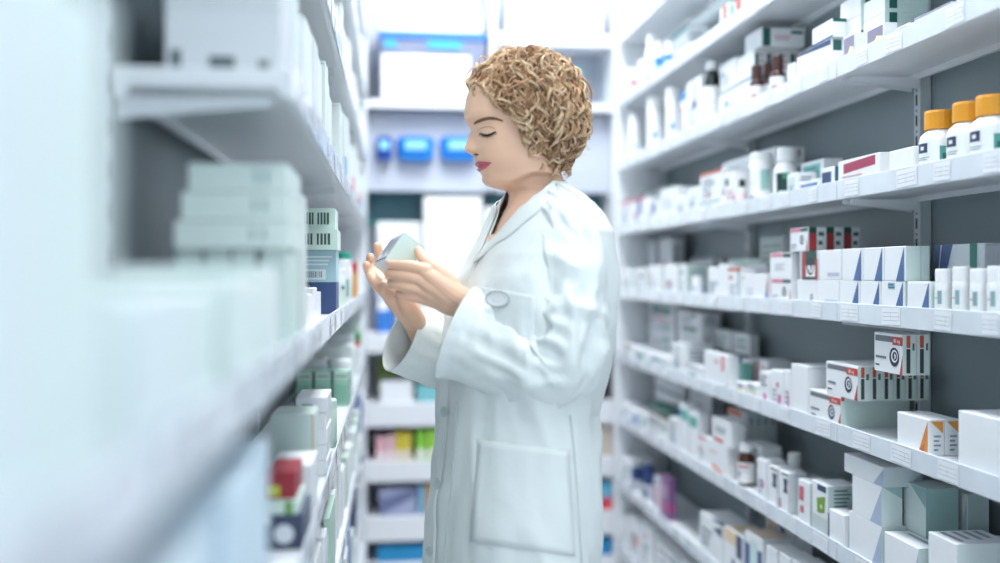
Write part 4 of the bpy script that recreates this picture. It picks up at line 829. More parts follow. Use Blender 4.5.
def head(y, phi):
    """phi 0 = face front, + = near side"""
    fr_, bk, wd = lerp(PROF, y); cx, = lerp(CX, y)
    nz = 0
    if 116 < y < 181: nz = (lerp(BASE, y)[0]-fr_)*K
    sg, = lerp(NSIG, y)
    c, s = cos(phi), sin(phi)
    q, = lerp(JAW, y); q2 = q*(1-sm((y-190)/12))
    if y > 155:                                                                # the jaw line climbs towards the ear
        pe = cx-(cx-fr_)*max(c, 0)**1.1+abs(s)*wd/K*sin(YAW)
        yj = 188.5-max(0, pe-497)*.40; g_ = sm((y-yj)/5.5)*(1-sm((y-194)/16))*sm((pe-494)/8)
        wd *= 1-.17*g_*abs(s)
    F = (cx-fr_)*K-nz; Bk = (bk-cx)*K
    if c >= 0: f = F*abs(c)**(.80+.38*q2+.15*sm((y-190)/12))
    else: f = -Bk*abs(c)**.9
    w_ = wd*spow(s, .86)
    if c > 0:
        f += nz*exp(-(w_/sg)**2*.9)
        if 145 < y < 156: f += .0030*exp(-((abs(w_)-.0125)/.0045)**2)*sin(pi*(y-145)/11)       # nostril wings
        f -= .0065*exp(-((abs(w_)-.030)/.0140)**2)*exp(-((y-130.0)/6.5)**2)                     # socket
        f += .0072*exp(-((abs(w_)-.031)/.0105)**2)*exp(-((y-131.0)/4.2)**2)                     # lid over the eyeball
        f += .0028*exp(-((abs(w_)-.036)/.018)**2)*exp(-((y-150)/11)**2)                         # cheek
        f += .0014*exp(-((abs(w_)-.026)/.018)**2)*exp(-((y-120)/5)**2)                          # brow ridge
        f -= .0025*exp(-((abs(w_)-.024)/.006)**2)*exp(-((y-167)/4)**2)                          # mouth corners
    a = YAW
    # forward = picture left, turned a little towards the camera; near side = towards the camera
    x = -f*cos(a)+w_*sin(a); d = -f*sin(a)-w_*cos(a)
    P = W(cx, y, 0); return Vector((P.x+x, d, P.z))
def ys_(a, b, n): return [a+(b-a)*i/n for i in range(n+1)]
body = MB()
ys = ys_(70, 112, 28)+ys_(113, 192, 110)+ys_(193.5, 300, 30)
phis = []
for i in range(112):
    t = i/112*2-1; phis.append(pi*(.55*t+.45*t**3))
vv = [head(y, p) for y in ys for p in phis]; n = len(phis); ff = []
for j in range(len(ys)-1):
    for i in range(n): ff.append((j*n+i, (j+1)*n+i, (j+1)*n+(i+1) % n, j*n+(i+1) % n))
ff.append(tuple(range(n)))
body.add(vv, ff, skin, True)
def to_px(P):
    s = (ZC+P.y)/ZC
    return 500+((P.x+(PX0-500)*K)/s)/K, HY-(P.z-HW)/s/K
def solve(fn, px, y, lo, hi):
    """parameter of fn(y, phi) on the near side whose picture column is px"""
    for _ in range(30):
        m = (lo+hi)/2
        if to_px(fn(y, m))[0] < px: lo = m
        else: hi = m
    return (lo+hi)/2
def onhead(px, py, off=.0006):
    y = py
    for _ in range(3):
        p = solve(head, px, y, -.25, pi*.6); P = head(y, p); y += py-to_px(P)[1]
    e = .02; t1 = head(y, p+e)-head(y, p-e); t2 = head(y+.5, p)-head(y-.5, p); nn = t1.cross(t2).normalized()
    if nn.y > 0: nn = -nn
    return P+nn*off
# hands and arms: tubes merged into one continuous skin
def remeshed(chains, vox, extra=()):
    mb = MB()
    for ch in chains:
        pts = [W(*p[:3]) for p in ch]; rs = [p[3] for p in ch]
        # smooth subdivision
        P2, R2 = [], []
        for i in range(len(pts)-1):
            a, b, c, d = pts[max(i-1, 0)], pts[i], pts[i+1], pts[min(i+2, len(pts)-1)]
            for k in range(6):
                t = k/6; P2.append(.5*((2*b)+(c-a)*t+(2*a-5*b+4*c-d)*t*t+(3*b-a-3*c+d)*t**3)); R2.append(rs[i]+(rs[i+1]-rs[i])*sm(t))
        P2.append(pts[-1]); R2.append(rs[-1])
        d0 = (P2[0]-P2[1]).normalized(); d1 = (P2[-1]-P2[-2]).normalized()
        pre = [P2[0]+d0*R2[0]*k for k in (.95, .7, .35)]; pr = [R2[0]*k for k in (.3, .7, .93)]
        post = [P2[-1]+d1*R2[-1]*k for k in (.35, .7, .95)]; po = [R2[-1]*k for k in (.93, .7, .3)]
        mb.tube(pre+P2+post, pr+R2+po, skin, 14)
    o = mb.build('tmp', sc=1)
    m = o.modifiers.new('r', 'REMESH'); m.mode = 'VOXEL'; m.voxel_size = vox
    s_ = o.modifiers.new('s', 'SMOOTH'); s_.iterations = 3; s_.factor = .5
    dg = bpy.context.evaluated_depsgraph_get(); ev = o.evaluated_get(dg); me = ev.to_mesh()
    vs2 = [v.co[:] for v in me.vertices]; fs = [list(p.vertices) for p in me.polygons]
    ev.to_mesh_clear(); bpy.data.objects.remove(o)
    return vs2, fs
near_arm = [
 [(570, 236, -.11, .040), (572, 300, -.145, .034), (558, 358, -.150, .030), (530, 348, -.14, .029), (478, 312, -.105, .0225), (466, 302, -.098, .0215)],
 [(468, 303, -.097, .0215), (452, 293, -.098, .020), (436, 281, -.098, .0155), (424, 272, -.096, .0110)],
 [(466, 304, -.094, .020), (448, 296, -.096, .019), (433, 288, -.097, .0145), (422, 282, -.096, .0105)],
 [(464, 307, -.090, .018), (446, 301, -.092, .017), (432, 295, -.093, .0130), (421, 291, -.092, .0100)],
 [(464, 309, -.084, .016), (448, 306, -.086, .015), (436, 302, -.087, .0115), (425, 300, -.086, .0090)],
 [(452, 284, -.094, .014), (443, 275, -.094, .0115)]]
near_fing = [
 [(427, 270.5, -.097, .0105), (412, 266, -.097, .0090), (402, 265.3, -.092, .0082), (390, 264.3, -.080, .0074)],
 [(425, 281, -.096, .0103), (409, 277, -.096, .0088), (398, 275.2, -.090, .0082), (388.5, 274, -.078, .0074)],
 [(424, 290, -.092, .0100), (408, 286.8, -.092, .0090), (397, 284.5, -.084, .0084), (391, 283, -.070, .0074)],
 [(428, 299, -.086, .0094), (414, 297.5, -.087, .0085), (404, 295, -.080, .0079), (399, 292.5, -.066, .0070)],
 [(452, 284, -.094, .0135), (438, 271, -.092, .0108), (425, 261, -.085, .0092), (418.5, 251, -.071, .0080)]]
far_arm = [
 [(515, 232, .15, .045), (520, 300, .16, .040), (510, 350, .15, .036), (470, 366, .10, .030), (432, 350, .060, .0215), (416, 325, .040, .0205), (412, 316, .034, .021)],
 [(413, 319, .036, .021), (406, 304, .022, .021), (397, 292, .012, .015), (388, 282, .014, .011)],
 [(412, 318, .030, .020), (402, 305, .010, .020), (390, 294, .000, .014), (383, 286, .002, .010)],
 [(413, 320, .018, .019), (403, 309, -.006, .018), (393, 300, -.018, .014), (386, 293, -.020, .010)],
 [(416, 321, .018, .018), (409, 309, -.014, .017), (402, 299, -.024, .013)]]
far_fing = [
 [(389, 283, .016, .0100), (383, 272, .046, .0088), (380, 256, .064, .0080), (377.5, 246, .060, .0074)],
 [(385, 286, .004, .0098), (376, 275, .030, .0088), (371, 264, .050, .0080), (370.5, 257, .040, .0074)],
 [(384, 290, .000, .0096), (375, 281, .018, .0086), (368.5, 271, .030, .0080), (366.5, 265, .026, .0072)],
 [(388, 296, -.010, .0090), (380, 290, .002, .0080), (374, 283, .014, .0074), (369.5, 276, .018, .0068)]]
for arm, fing in ((near_arm, near_fing), (far_arm, far_fing)):
    v_, f_ = remeshed(arm+fing, .0015)
    body.add(v_, f_, skin, True)
# torso, legs under the clothes
def body_ring(cx, cd, z, a, b, al, n=24): 
    f = Vector((-cos(al), -sin(al), 0)); l = Vector((sin(al), -cos(al), 0))
    return [Vector((cx, cd, z))+f*a*cos(2*pi*i/n)+l*b*sin(2*pi*i/n) for i in range(n)]
AL = radians(22)
def loft(mb, rings, m, close=True, smooth=True):
    n = len(rings[0]); vv = [p for r in rings for p in r]; ff = []
    for j in range(len(rings)-1):
        for i in range(n): ff.append((j*n+i, (j+1)*n+i, (j+1)*n+(i+1) % n, j*n+(i+1) % n))
    if close: ff.append(tuple(range(n))); ff.append(tuple(range((len(rings)-1)*n, len(rings)*n))[::-1])
    mb.add(vv, ff, m, smooth)
TOR = [(235, 545, .10, .13), (300, 536, .105, .14), (380, 528, .095, .125), (430, 522, .09, .12), (500, 520, .115, .16), (560, 518, .12, .165), (590, 518, .10, .15)]
loft(body, [body_ring(W(cx, y).x, 0, W(cx, y).z, a, b, AL) for y, cx, a, b in TOR], skin)
side = Vector((sin(AL), -cos(AL), 0)); fwd = Vector((-cos(AL), -sin(AL), 0))
hip = W(518, 575)
for s in (1, -1):
    c0 = Vector((hip.x, 0, 0))+side*.085*s
    st = fwd*(.06 if s > 0 else -.06)
    rings = []
    for t, r in ((0, .085), (.3, .075), (.5, .058), (.62, .056), (.8, .042), (.94, .034), (1, .036)):
        z = hip.z*(1-t)+.05*t; c = c0+st*t; rings.append(body_ring(c.x, c.y, z, r, r, AL, 16))
    loft(body, rings, skin)
    f0 = c0+st; rings = []
person = body.build('person', sc=1)
person.location = (px_loc[0], px_loc[1], 0); person.rotation_euler = (0, 0, -TH)
tag(person, 'woman with short curly blonde hair in a white coat, reading a small carton she holds', 'person')
def pmesh(mb, name, parent=person): return mb.build(name, parent, sc=1)
# ---- face details
def strip(pts, ths, m, name, off=.0012, up=0):
    mb = MB(); n = len(pts); top, bot = [], []
    for (x, y), t in zip(pts, ths): top.append(onhead(x, y-t/2, off)); bot.append(onhead(x, y+t/2, off))
    k = len(top); mb.add(top+bot, [(i, i+1, k+i+1, k+i) for i in range(k-1)], m, True)
    back = [p+Vector((0, .001, 0)) for p in top+bot]
    pmesh(mb, name)
brow = M('#7d563e', .7, 'brow_hair'); lash = M('#1c1413', .6, 'lash_hair')
def dens(pts, k=4):
    out = []
    for a, b in zip(pts, pts[1:]):
        for i in range(k): t = i/k; out.append((a[0]+(b[0]-a[0])*t, a[1]+(b[1]-a[1])*t))
    return out+[pts[-1]]
bp = dens([(474.5, 123.6), (478.5, 121.3), (484, 119.3), (490, 118.2), (496, 118.6), (503, 121.0)]); nb = len(bp)
strip(bp, [1.2+2.5*sin(pi*(.12+.82*i/(nb-1)))**.7*(1-.35*i/(nb-1)) for i in range(nb)], brow, 'eyebrow')
lp = dens([(480.5, 133.0), (484, 135.2), (488, 135.7), (492, 134.2), (495.8, 131.4)]); nl = len(lp)
strip(lp, [.6+2.0*sin(pi*(.05+.9*i/(nl-1)))**.7 for i in range(nl)], lash, 'eyelash_line', .0016)
mb = MB()
for i in range(26):                                       # single lashes pointing down and forward
    t = i/25; x, y = lp[int(t*(nl-1))]; p0 = onhead(x, y+.3, .0010); q = Vector(((-.0035+.006*t), -.0065, -.0046))
    mb.tube([p0, p0+q*.55+Vector((0, 0, -.0006)), p0+q], [.00045, .00035, .0001], lash, 4, smooth=False)
ph = -.42
for i in range(12):
    y = 131.2+i*.28; p0 = head(y, -.46-.02*i)+Vector((-.001, 0, 0)); q = Vector((-.0062, -.001, -.0036))
    mb.tube([p0, p0+q*.6, p0+q+Vector((0, 0, .0008))], [.0005, .0004, .0001], lash, 4, smooth=False)
pmesh(mb, 'eyelashes')
crease = M('#a86f58', .5, 'lid_crease'); strip(dens([(480, 129.2), (484, 127.2), (489, 126.6), (495, 128.6)]), [.5]*13, crease, 'eyelid_crease', .0004)
lipm = M('#cb6572', .32, 'lip', sss=.1, var=.05)
def phi_mouth(px, y): return solve(head, px, y, -.25, pi*.6)
pc = phi_mouth(491.5, 166)
mb = MB(); nu, nv = 26, 7
for (top, mid) in ((lambda u: 163.6+1.9*u**1.6-.55*exp(-((u-.22)/.12)**2)+.35*exp(-(u/.10)**2), lambda u: 167.6-1.6*u**1.5), (lambda u: 167.6-1.6*u**1.5, lambda u: 172.6-6.2*u**2.1)):
    vv = []
    for i in range(nu+1):
        u = abs(2*i/nu-1); phi = pc*(2*i/nu-1)
        for j in range(nv+1):
            t = j/nv; y = top(u)+(mid(u)-top(u))*t; P = head(y, phi); c = head(y, 0)
            dr = (P-Vector((W(523, y).x, 0, P.z))).normalized(); vv.append(P+dr*(.0004+.0022*sin(pi*t)**.8*(1-u**3)))
    mb.add(vv, [(i*(nv+1)+j, (i+1)*(nv+1)+j, (i+1)*(nv+1)+j+1, i*(nv+1)+j+1) for i in range(nu) for j in range(nv)], lipm, True)
pmesh(mb, 'lips')
mb = MB(); nm = M('#7c4438', .7, 'nostril')
P = [onhead(x, y, .0005) for x, y in ((473.2, 154.6), (475.4, 153.4), (478, 153.6), (479, 154.9), (476.2, 155.9))]
mb.add(P, [(0, 1, 2, 3, 4)], nm); pmesh(mb, 'nostril')
mb = MB(); ear = []                                       # ear mostly under the curls
for i in range(14):
    a = 2*pi*i/14; ear.append(onhead(535+5.5*cos(a), 146+10*sin(a), .003))
mb.tube(ear+[ear[0]], .0032, skin, 6); mb.add([onhead(535, 146, .002)]+ear, [(0, i+1, (i+1) % 14+1) for i in range(14)], skin, True); pmesh(mb, 'ear')
# ------------------------------------------------------------------ hair
HXF = [(44, 455), (74, 464), (88, 469), (94, 478), (99, 489), (106, 500), (113, 509), (122, 518), (130, 522), (140, 524), (150, 527), (160, 531), (168, 537), (180, 543)]
def hfront(py): return lerp(HXF, py)[0]
HC = (529, 112)
def shell(th, ph, k=1.0):
    """th: 0 top .. pi bottom; ph: 0 = towards the back of the head, +-pi = face side; near side is negative depth"""
    ex = 62*K if cos(ph) > 0 else 70*K
    x = sin(th)*cos(ph)*ex; y = -sin(th)*sin(ph)*.098; z = cos(th)*(66 if cos(th) > 0 else 64)*K
    c = W(*HC)
    sh = max(0, -cos(th))*.012
    return Vector((c.x+(x+sh)*k, y*k, c.z+z*k))
def hcol(mb): pass
hm = bpy.data.materials.new('curly_hair'); hm.use_nodes = True; nt = hm.node_tree; b = nt.nodes['Principled BSDF']
at = nt.nodes.new('ShaderNodeAttribute'); at.attribute_name = 'tone'; at.attribute_type = 'GEOMETRY'
rp = nt.nodes.new('ShaderNodeValToRGB'); rp.color_ramp.elements[0].color = (*srgb('#7d5840'), 1); rp.color_ramp.elements[1].color = (*srgb('#fae6c4'), 1)
e = rp.color_ramp.elements.new(.5); e.color = (*srgb('#dab189'), 1)
nt.links.new(at.outputs['Fac'], rp.inputs[0]); nt.links.new(rp.outputs[0], b.inputs['Base Color']); b.inputs['Roughness'].default_value = .5
b.inputs['Specular IOR Level'].default_value = .3
hv, hf, ht = [], [], []
hr = random.Random(11)
def hair_tube(pts, r, tone):
    n = 4; o = len(hv); L = len(pts)
    t0 = (pts[1]-pts[0]).normalized(); nrm = t0.orthogonal().normalized()
    for i, p in enumerate(pts):
        t = (pts[min(i+1, L-1)]-pts[max(i-1, 0)]).normalized(); nrm = (nrm-t*nrm.dot(t)).normalized(); bi = t.cross(nrm)
        rr_ = r*(1-.75*(i/(L-1))**3)
        for k in range(n): a = 2*pi*k/n; hv.append(p+nrm*cos(a)*rr_+bi*sin(a)*rr_); ht.append(tone)
    for i in range(L-1):
        for k in range(n): k2 = (k+1) % n; hf.append((o+i*n+k, o+i*n+k2, o+(i+1)*n+k2, o+(i+1)*n+k))
def okpx(P, m=0):
    x, y = to_px(P); return x >= hfront(y)-m
cnt = 0
for it in range(9000):
    if cnt >= 900: break
    th = math.acos(hr.uniform(-.72, 1)) if it % 9 else hr.uniform(0, .55); ph = hr.uniform(-pi, pi)
    kr = hr.choice((.80, .90, .97)); p0 = shell(th, ph, kr)
    x, y = to_px(p0)
    if x < hfront(y)+.5: continue
    cnt += 1
    # lock runs down along the shell, away from the face
    L = hr.uniform(.05, .10); drift = hr.uniform(-.25, .25); n = 26; turns = hr.uniform(1.3, 2.7); amp = hr.uniform(.0045, .0100)
    kk0, kk1 = hr.uniform(kr, .95) if kr < .95 else .95, hr.uniform(.86, .97)
    if hr.random() < .10: kk1 = hr.uniform(.97, 1.03)
    base = []
    for i in range(n):
        t = i/(n-1); tt = th+t*L/.105
        tt = min(tt, 2.52-.0*t); pp = ph+drift*t
        kk = kk0+(kk1-kk0)*t**.6
        if tt >= 2.52: kk -= .05*t
        P = shell(tt, pp, kk)
        if tt >= 2.5: P.z -= (th+t*L/.105-2.5)*.045
        x, y = to_px(P); m = hfront(y)+3
        if x < m: P.x += (m-x)*K
        base.append(P)
    phase = hr.uniform(0, 2*pi); sgn = hr.choice((-1, 1)); tone0 = min(1, max(0, hr.gauss(.48, .27)))+.0
    ns = hr.choice((5, 6, 8))
    for s in range(ns):
        pts = []; dp = hr.uniform(-.30, .30); da = hr.uniform(.8, 1.2)
        ax = Vector((hr.uniform(-1, 1), hr.uniform(-1, 1), hr.uniform(-1, 1)))*.0016
        for i in range(n):
            t = i/(n-1); T = (base[min(i+1, n-1)]-base[max(i-1, 0)])
            if T.length < 1e-6: T = Vector((0, 0, -1))
            T.normalize(); out = (base[i]-W(*HC)).normalized(); bi = T.cross(out).normalized(); ou = bi.cross(T)
            a = phase+dp+sgn*2*pi*turns*t; am = amp*da*(.35+.65*min(1, t*2.5))
            pts.append(base[i]+bi*cos(a)*am+ou*sin(a)*am*.8+ax*t)
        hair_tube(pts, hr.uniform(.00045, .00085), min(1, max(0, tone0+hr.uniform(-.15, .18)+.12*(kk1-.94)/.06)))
# fly-away wisps
for it in range(150):
    th = math.acos(hr.uniform(-.7, 1)); ph = hr.uniform(-pi, pi); p0 = shell(th, ph, .95)
    if not okpx(p0, -2): continue
    pts = []; a0_ = hr.uniform(0, 6.28); r_ = hr.uniform(.004, .009); T = Vector((hr.uniform(-1, 1), hr.uniform(-.6, .6), hr.uniform(-1, .4))).normalized()
    out = (p0-W(*HC)).normalized()
    for i in range(16):
        t = i/15; a = a0_+5.5*t; pts.append(p0+out*(.012*sin(pi*t))+T*.018*t+Vector((cos(a), 0, sin(a)))*r_*t)
    hair_tube(pts, .00035, hr.uniform(.5, .95))
# dense under-layer over the scalp
me = bpy.data.meshes.new('hair'); 
o0 = len(hv); nth, nph = 26, 40
for j in range(nth+1):
    th = .001+(2.35-.001)*j/nth
    for i in range(nph):
        ph = -pi+2*pi*i/nph; P = shell(th, ph, .89-.13*max(0, 1-th/.7)+.02*sin(7*ph+3*th)*sin(9*th)); x, y = to_px(P); m = hfront(y)+5
        if x < m: 
            P.x += (m-x)*K
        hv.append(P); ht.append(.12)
for j in range(nth):
    for i in range(nph): hf.append((o0+j*nph+i, o0+(j+1)*nph+i, o0+(j+1)*nph+(i+1) % nph, o0+j*nph+(i+1) % nph))
me.from_pydata([v[:] for v in hv], [], hf); me.materials.append(hm)
att = me.attributes.new('tone', 'FLOAT', 'POINT'); att.data.foreach_set('value', ht)
me.polygons.foreach_set('use_smooth', [True]*len(me.polygons))
hair = bpy.data.objects.new('hair', me); C.objects.link(hair); hair.parent = person
# ------------------------------------------------------------------ the white coat
cloth = M('#eef5f4', .62, 'coat_cloth', var=.015, bump=.28, bscale=11, dist=.012, sheen=.15)
CT_ROWS = [(184, 515, 561, 0.056), (190, 508, 569, 0.072), (197, 504, 579, 0.1), (206, 497, 589, 0.13), (218, 490, 598, 0.156), (234, 481, 606, 0.176), (255, 469, 607, 0.186), (275, 460, 608, 0.19), (300, 453, 608, 0.19), (330, 446, 606, 0.188), (370, 441, 601, 0.188), (410, 440, 592, 0.184), (450, 437, 593, 0.188), (490, 432, 594, 0.196), (530, 426, 591, 0.203), (563, 423, 589, 0.208), (620, 417, 589, 0.214), (690, 411, 591, 0.22), (760, 406, 593, 0.226)]
def ridge(q): return max(0, 1-abs(noise.noise(q))*3.2)
def fold(p, amp, seed=0, sx=7.0, sz=2.6):
    q = Vector((p.x*sx+seed, p.y*sx, p.z*sz+p.x*3.0)); v = noise.noise(q)
    return amp*(.9*v+.75*ridge(q*1.6+Vector((3, 1, 7)))-.3+.25*ridge(q*4+Vector((1, 5, 2))))
def coat(y, phi, off=0.0, wr=True):
    xl, xr, b_ = lerp(CT_ROWS, y)
    ext = (xr-xl)/2*K; a = sqrt(max(ext**2-(b_*sin(AL))**2, .0004))/cos(AL)
    c, s = cos(phi), sin(phi)
    f = a*spow(c, .92)+off*c; l = b_*spow(s, .92)+off*s
    P0 = W((xl+xr)/2, y)
    P = Vector((P0.x, 0, P0.z))+fwd*f+side*l
    if wr and y > 235:
        nrm = (fwd*c+side*s).normalized(); g = sm((y-235)/50)
        P += nrm*(fold(P, .0085*g)+.004*g*ridge(Vector((P.x*9+P.z*2.2, P.y*9, P.z*1.6+4))))
    return P
def oncoat(px, py, off=.003):
    y = py
    for _ in range(4):
        p = solve(coat, px, y, -.3, pi*.62); P = coat(y, p); y += (py-to_px(P)[1])
    p = solve(coat, px, y, -.3, pi*.62)
    return coat(y, p)+(fwd*cos(p)+side*sin(p)).normalized()*off
mb = MB(); nph = 120; cys = ys_(184, 262, 39)+ys_(264, 760, 130)
VE = [(184, 553), (192, 545), (200, 534), (212, 520), (225, 508), (240, 495), (258, 474)]
VO = [(y, solve(lambda yy, p: coat(yy, p, 0, False), x, y, -.25, pi*.62)) for y, x in VE]+[(264, 0)]
def vopen(y): return max(0, lerp(VO, y)[0]) if y < 264 else 0
vv = []
for y in cys:
    v0 = vopen(y); v1 = v0*.42
    for i in range(nph+1):
        t = i/nph; phi = v0+(2*pi-v0-v1)*t
        vv.append(coat(y, phi))
W_ = nph+1; ff = []
for j in range(len(cys)-1):
    for i in range(nph): ff.append((j*W_+i, (j+1)*W_+i, (j+1)*W_+i+1, j*W_+i+1))
mb.add(vv, ff, cloth, True); coat_o = pmesh(mb, 'coat')
so = coat_o.modifiers.new('thickness', 'SOLIDIFY'); so.thickness = .0018; so.offset = 1
# collar and lapels: one band per side from the nape down to the first button
def collar(sgn, name):
    mb = MB(); n = 44; m = 8; vv = []
    for i in range(n+1):
        t = i/n                                              # 0 = nape, 1 = bottom of the lapel
        ph = pi*(1-t)**1.0*.97; 
        if t < .45: u = t/.45; y_in = 179+7*u; ph = pi*(1-.50*u); wd = 15+7*u
        else: u = (t-.45)/.55; y_in = 186+76*u**1.1; ph = None; wd = (22+3*sin(pi*min(1, u*1.6)))*(1-u)**.7
        for j in range(m+1):
            s = j/m
            if ph is not None: y = y_in+wd*s; p = ph; yy = max(y, 184)
            else:
                y = y_in+4*s*(1-u); v0 = vopen(y_in)*(1 if sgn > 0 else .42)
                if u < .0: v0 = pi*.5
                p = (pi*.5)*(1-sm(u*3))+v0*sm(u*3) if u < .34 else v0
                p += radians(34)*s*(1-u)**.75; yy = y+10*s*(1-sm(u*3))
            lift = .004+.0025*sin(pi*s)+(.005*(1-s) if t < .45 else .002*(1-s))
            P = coat(yy, p*sgn, lift, False)
            if ph is not None and y < 184: P.z += (184-y)*K; P -= (fwd*cos(p*sgn)+side*sin(p*sgn))*.002
            vv.append(P)
    mb.add(vv, [(i*(m+1)+j, (i+1)*(m+1)+j, (i+1)*(m+1)+j+1, i*(m+1)+j+1) for i in range(n) for j in range(m)], cloth, True)
    o = pmesh(mb, name, coat_o); so = o.modifiers.new('thickness', 'SOLIDIFY'); so.thickness = .0016
collar(1, 'collar'); collar(-1, 'collar')
# sleeves
def sleeve(path, name, seed, cuffdir=None, inner=True):
    pts = [W(*p[:3]) for p in path]; rs = [(p[3]*K*(ZC+p[2])/ZC, p[4]) for p in path]
    P2, R2 = [], []
    SUB = 10
    for i in range(len(pts)-1):
        a, b, c, d = pts[max(i-1, 0)], pts[i], pts[i+1], pts[min(i+2, len(pts)-1)]
        for k in range(SUB):
            t = k/SUB; P2.append(.5*((2*b)+(c-a)*t+(2*a-5*b+4*c-d)*t*t+(3*b-a-3*c+d)*t**3))
            R2.append((rs[i][0]+(rs[i+1][0]-rs[i][0])*sm(t), rs[i][1]+(rs[i+1][1]-rs[i][1])*t))
    P2.append(pts[-1]); R2.append(rs[-1])
    n = 64; vv = []; Y = Vector((0, 1, 0)); N_ = len(P2)
    for i, p in enumerate(P2):
        i0, i1 = max(i-4, 0), min(i+4, N_-1); T = (P2[i1]-P2[i0]).normalized()
        up = T.cross(Y).normalized(); de = up.cross(T).normalized()
        for k in range(n):
            a = 2*pi*k/n; q = up*cos(a)*R2[i][0]+de*sin(a)*R2[i][1]
            # wrinkles: bunched around the elbow, softer elsewhere
            P = p+q; un = q.normalized(); s = i/(N_-1)
            el = exp(-((s-.47)/.17)**2)
            fo = -.003+fold(P, .0075, seed, 6, 6)+.011*el*ridge(Vector((s*16, 1.1*cos(a)+seed, .9*sin(a))))+.008*ridge(Vector((s*3.5+seed, 2.2*cos(a), 2.2*sin(a))))*min(1, s*4)
            edge = min(1, i/4)
            vv.append(P+un*fo*edge)
    mb = MB(); mb.add(vv, [(i*n+k, (i+1)*n+k, (i+1)*n+(k+1) % n, i*n+(k+1) % n) for i in range(N_-1) for k in range(n)], cloth, True)
    o = pmesh(mb, name, coat_o); so = o.modifiers.new('thickness', 'SOLIDIFY'); so.thickness = .002; so.offset = -1
    # stitched hem of the cuff
    mb = MB(); ring = [Vector(v) for v in vv[:n]]; mb.tube(ring+[ring[0]], .0012, cloth, 6, caps=False); pmesh(mb, 'cuff_hem', coat_o)
    return vv
sleeve([(457, 333, -.098, 49, .052), (480, 343, -.110, 46, .052), (508, 355, -.130, 43, .055), (536, 366, -.148, 42, .058), (556, 364, -.158, 42, .058), (567, 338, -.160, 37, .058), (571, 305, -.150, 33.5, .056), (572, 270, -.140, 33, .055), (569, 240, -.126, 30, .052), (561, 217, -.105, 22, .044), (552, 205, -.08, 11, .033)], 'sleeve', 0.0)
sleeve([(401, 338, .046, 35, .050), (424, 347, .070, 35, .052), (450, 355, .092, 36, .052), (482, 358, .11, 38, .055), (508, 345, .14, 38, .058), (520, 310, .155, 36, .058), (522, 270, .155, 35, .056), (520, 240, .14, 30, .052), (524, 216, .11, 20, .045)], 'sleeve', 4.0)
# pockets
def pocket(q, name, rows=14, cols=14, off=.0030):
    (a, b, c, d) = q; mb = MB(); vv = []
    for i in range(rows+1):
        t = i/rows
        for j in range(cols+1):
            s = j/cols; x = (a[0]*(1-s)+b[0]*s)*(1-t)+(d[0]*(1-s)+c[0]*s)*t; y = (a[1]*(1-s)+b[1]*s)*(1-t)+(d[1]*(1-s)+c[1]*s)*t
            e = min(t, 1-t, s, 1-s)*8
            vv.append(oncoat(x, y, off*(.75+.25*min(1, e))+(.0015 if i == 0 else 0)))
    mb.add(vv, [(i*(cols+1)+j, (i+1)*(cols+1)+j, (i+1)*(cols+1)+j+1, i*(cols+1)+j+1) for i in range(rows) for j in range(cols)], cloth, True)
    o = pmesh(mb, name, coat_o); so = o.modifiers.new('thickness', 'SOLIDIFY'); so.thickness = .0016; so.offset = 1
    return o
pocket(((479.5, 439.5), (568.5, 450), (574.5, 556), (471, 541)), 'hip_pocket')
pocket(((485, 287), (535, 296), (533, 345), (481, 338)), 'chest_pocket')
btn = M('#bccbc9', .25, 'button_plastic')
def disc_on(px, py, rx, ry, m, name, off=.006, th=.002, holes=True):
    c = oncoat(px, py, off); mb = MB(); n = 20
    ex = (oncoat(px+4, py, off)-oncoat(px-4, py, off)).normalized(); ez = Vector((0, 0, 1)); nn = ex.cross(ez).normalized()
    if nn.y > 0: nn = -nn
    nn = (nn+Vector((-.1, -1.0, 0))).normalized(); ex = nn.cross(ez).normalized(); c = c+nn*.002
    ri = []
    for r, o_ in ((1, 0), (1, th), (.72, th), (.66, th*.5)):
        ri.append([c+ex*rx*K*r*cos(2*pi*i/n)+ez*ry*K*r*sin(2*pi*i/n)+nn*o_ for i in range(n)])
    loft(mb, ri, m, True, False)
    for s in (-1, 1): mb.box(0, 0, 0, 0, 0, 0, m) if False else None
    h = [c+ex*s*rx*K*.25+ez*t*ry*K*.25+nn*th*.6 for s in (-1, 1) for t in (-1, 1)]
    for q in (h if holes else []): mb.tube([q, q+nn*.0004], .0007, M('#7f8f90', .5, 'button_hole'), 6, smooth=False)
    if not holes: mb.tube([c+ex*rx*K*1.02*cos(2*pi*i/n)+ez*ry*K*1.02*sin(2*pi*i/n)+nn*th for i in range(n+1)], .0009, M('#8f9fa2', .5, 'badge_rim'), 5, caps=False)
    pmesh(mb, name, coat_o)
for x, y in ((448.5, 411.5), (441.5, 483), (433, 551), (455, 345)): disc_on(x, y, 4.0, 5.0, btn, 'button')
disc_on(501, 299, 12, 7, M('#f6f8f8', .25, 'badge', var=.01), 'oval_badge', .008, .0015, False)
# placket seam and side seam
def seam(pts, name, off=.004, r=.0009):
    mb = MB(); mb.tube([oncoat(x, y, off) for x, y in dens(pts, 8)], r, M('#d3dddc', .7, 'seam_thread'), 5); pmesh(mb, name, coat_o)
seam([(459, 400), (457, 440), (452, 500), (446, 562)], 'placket_seam'); seam([(569, 415), (573, 452), (577, 510), (580, 562)], 'side_seam')
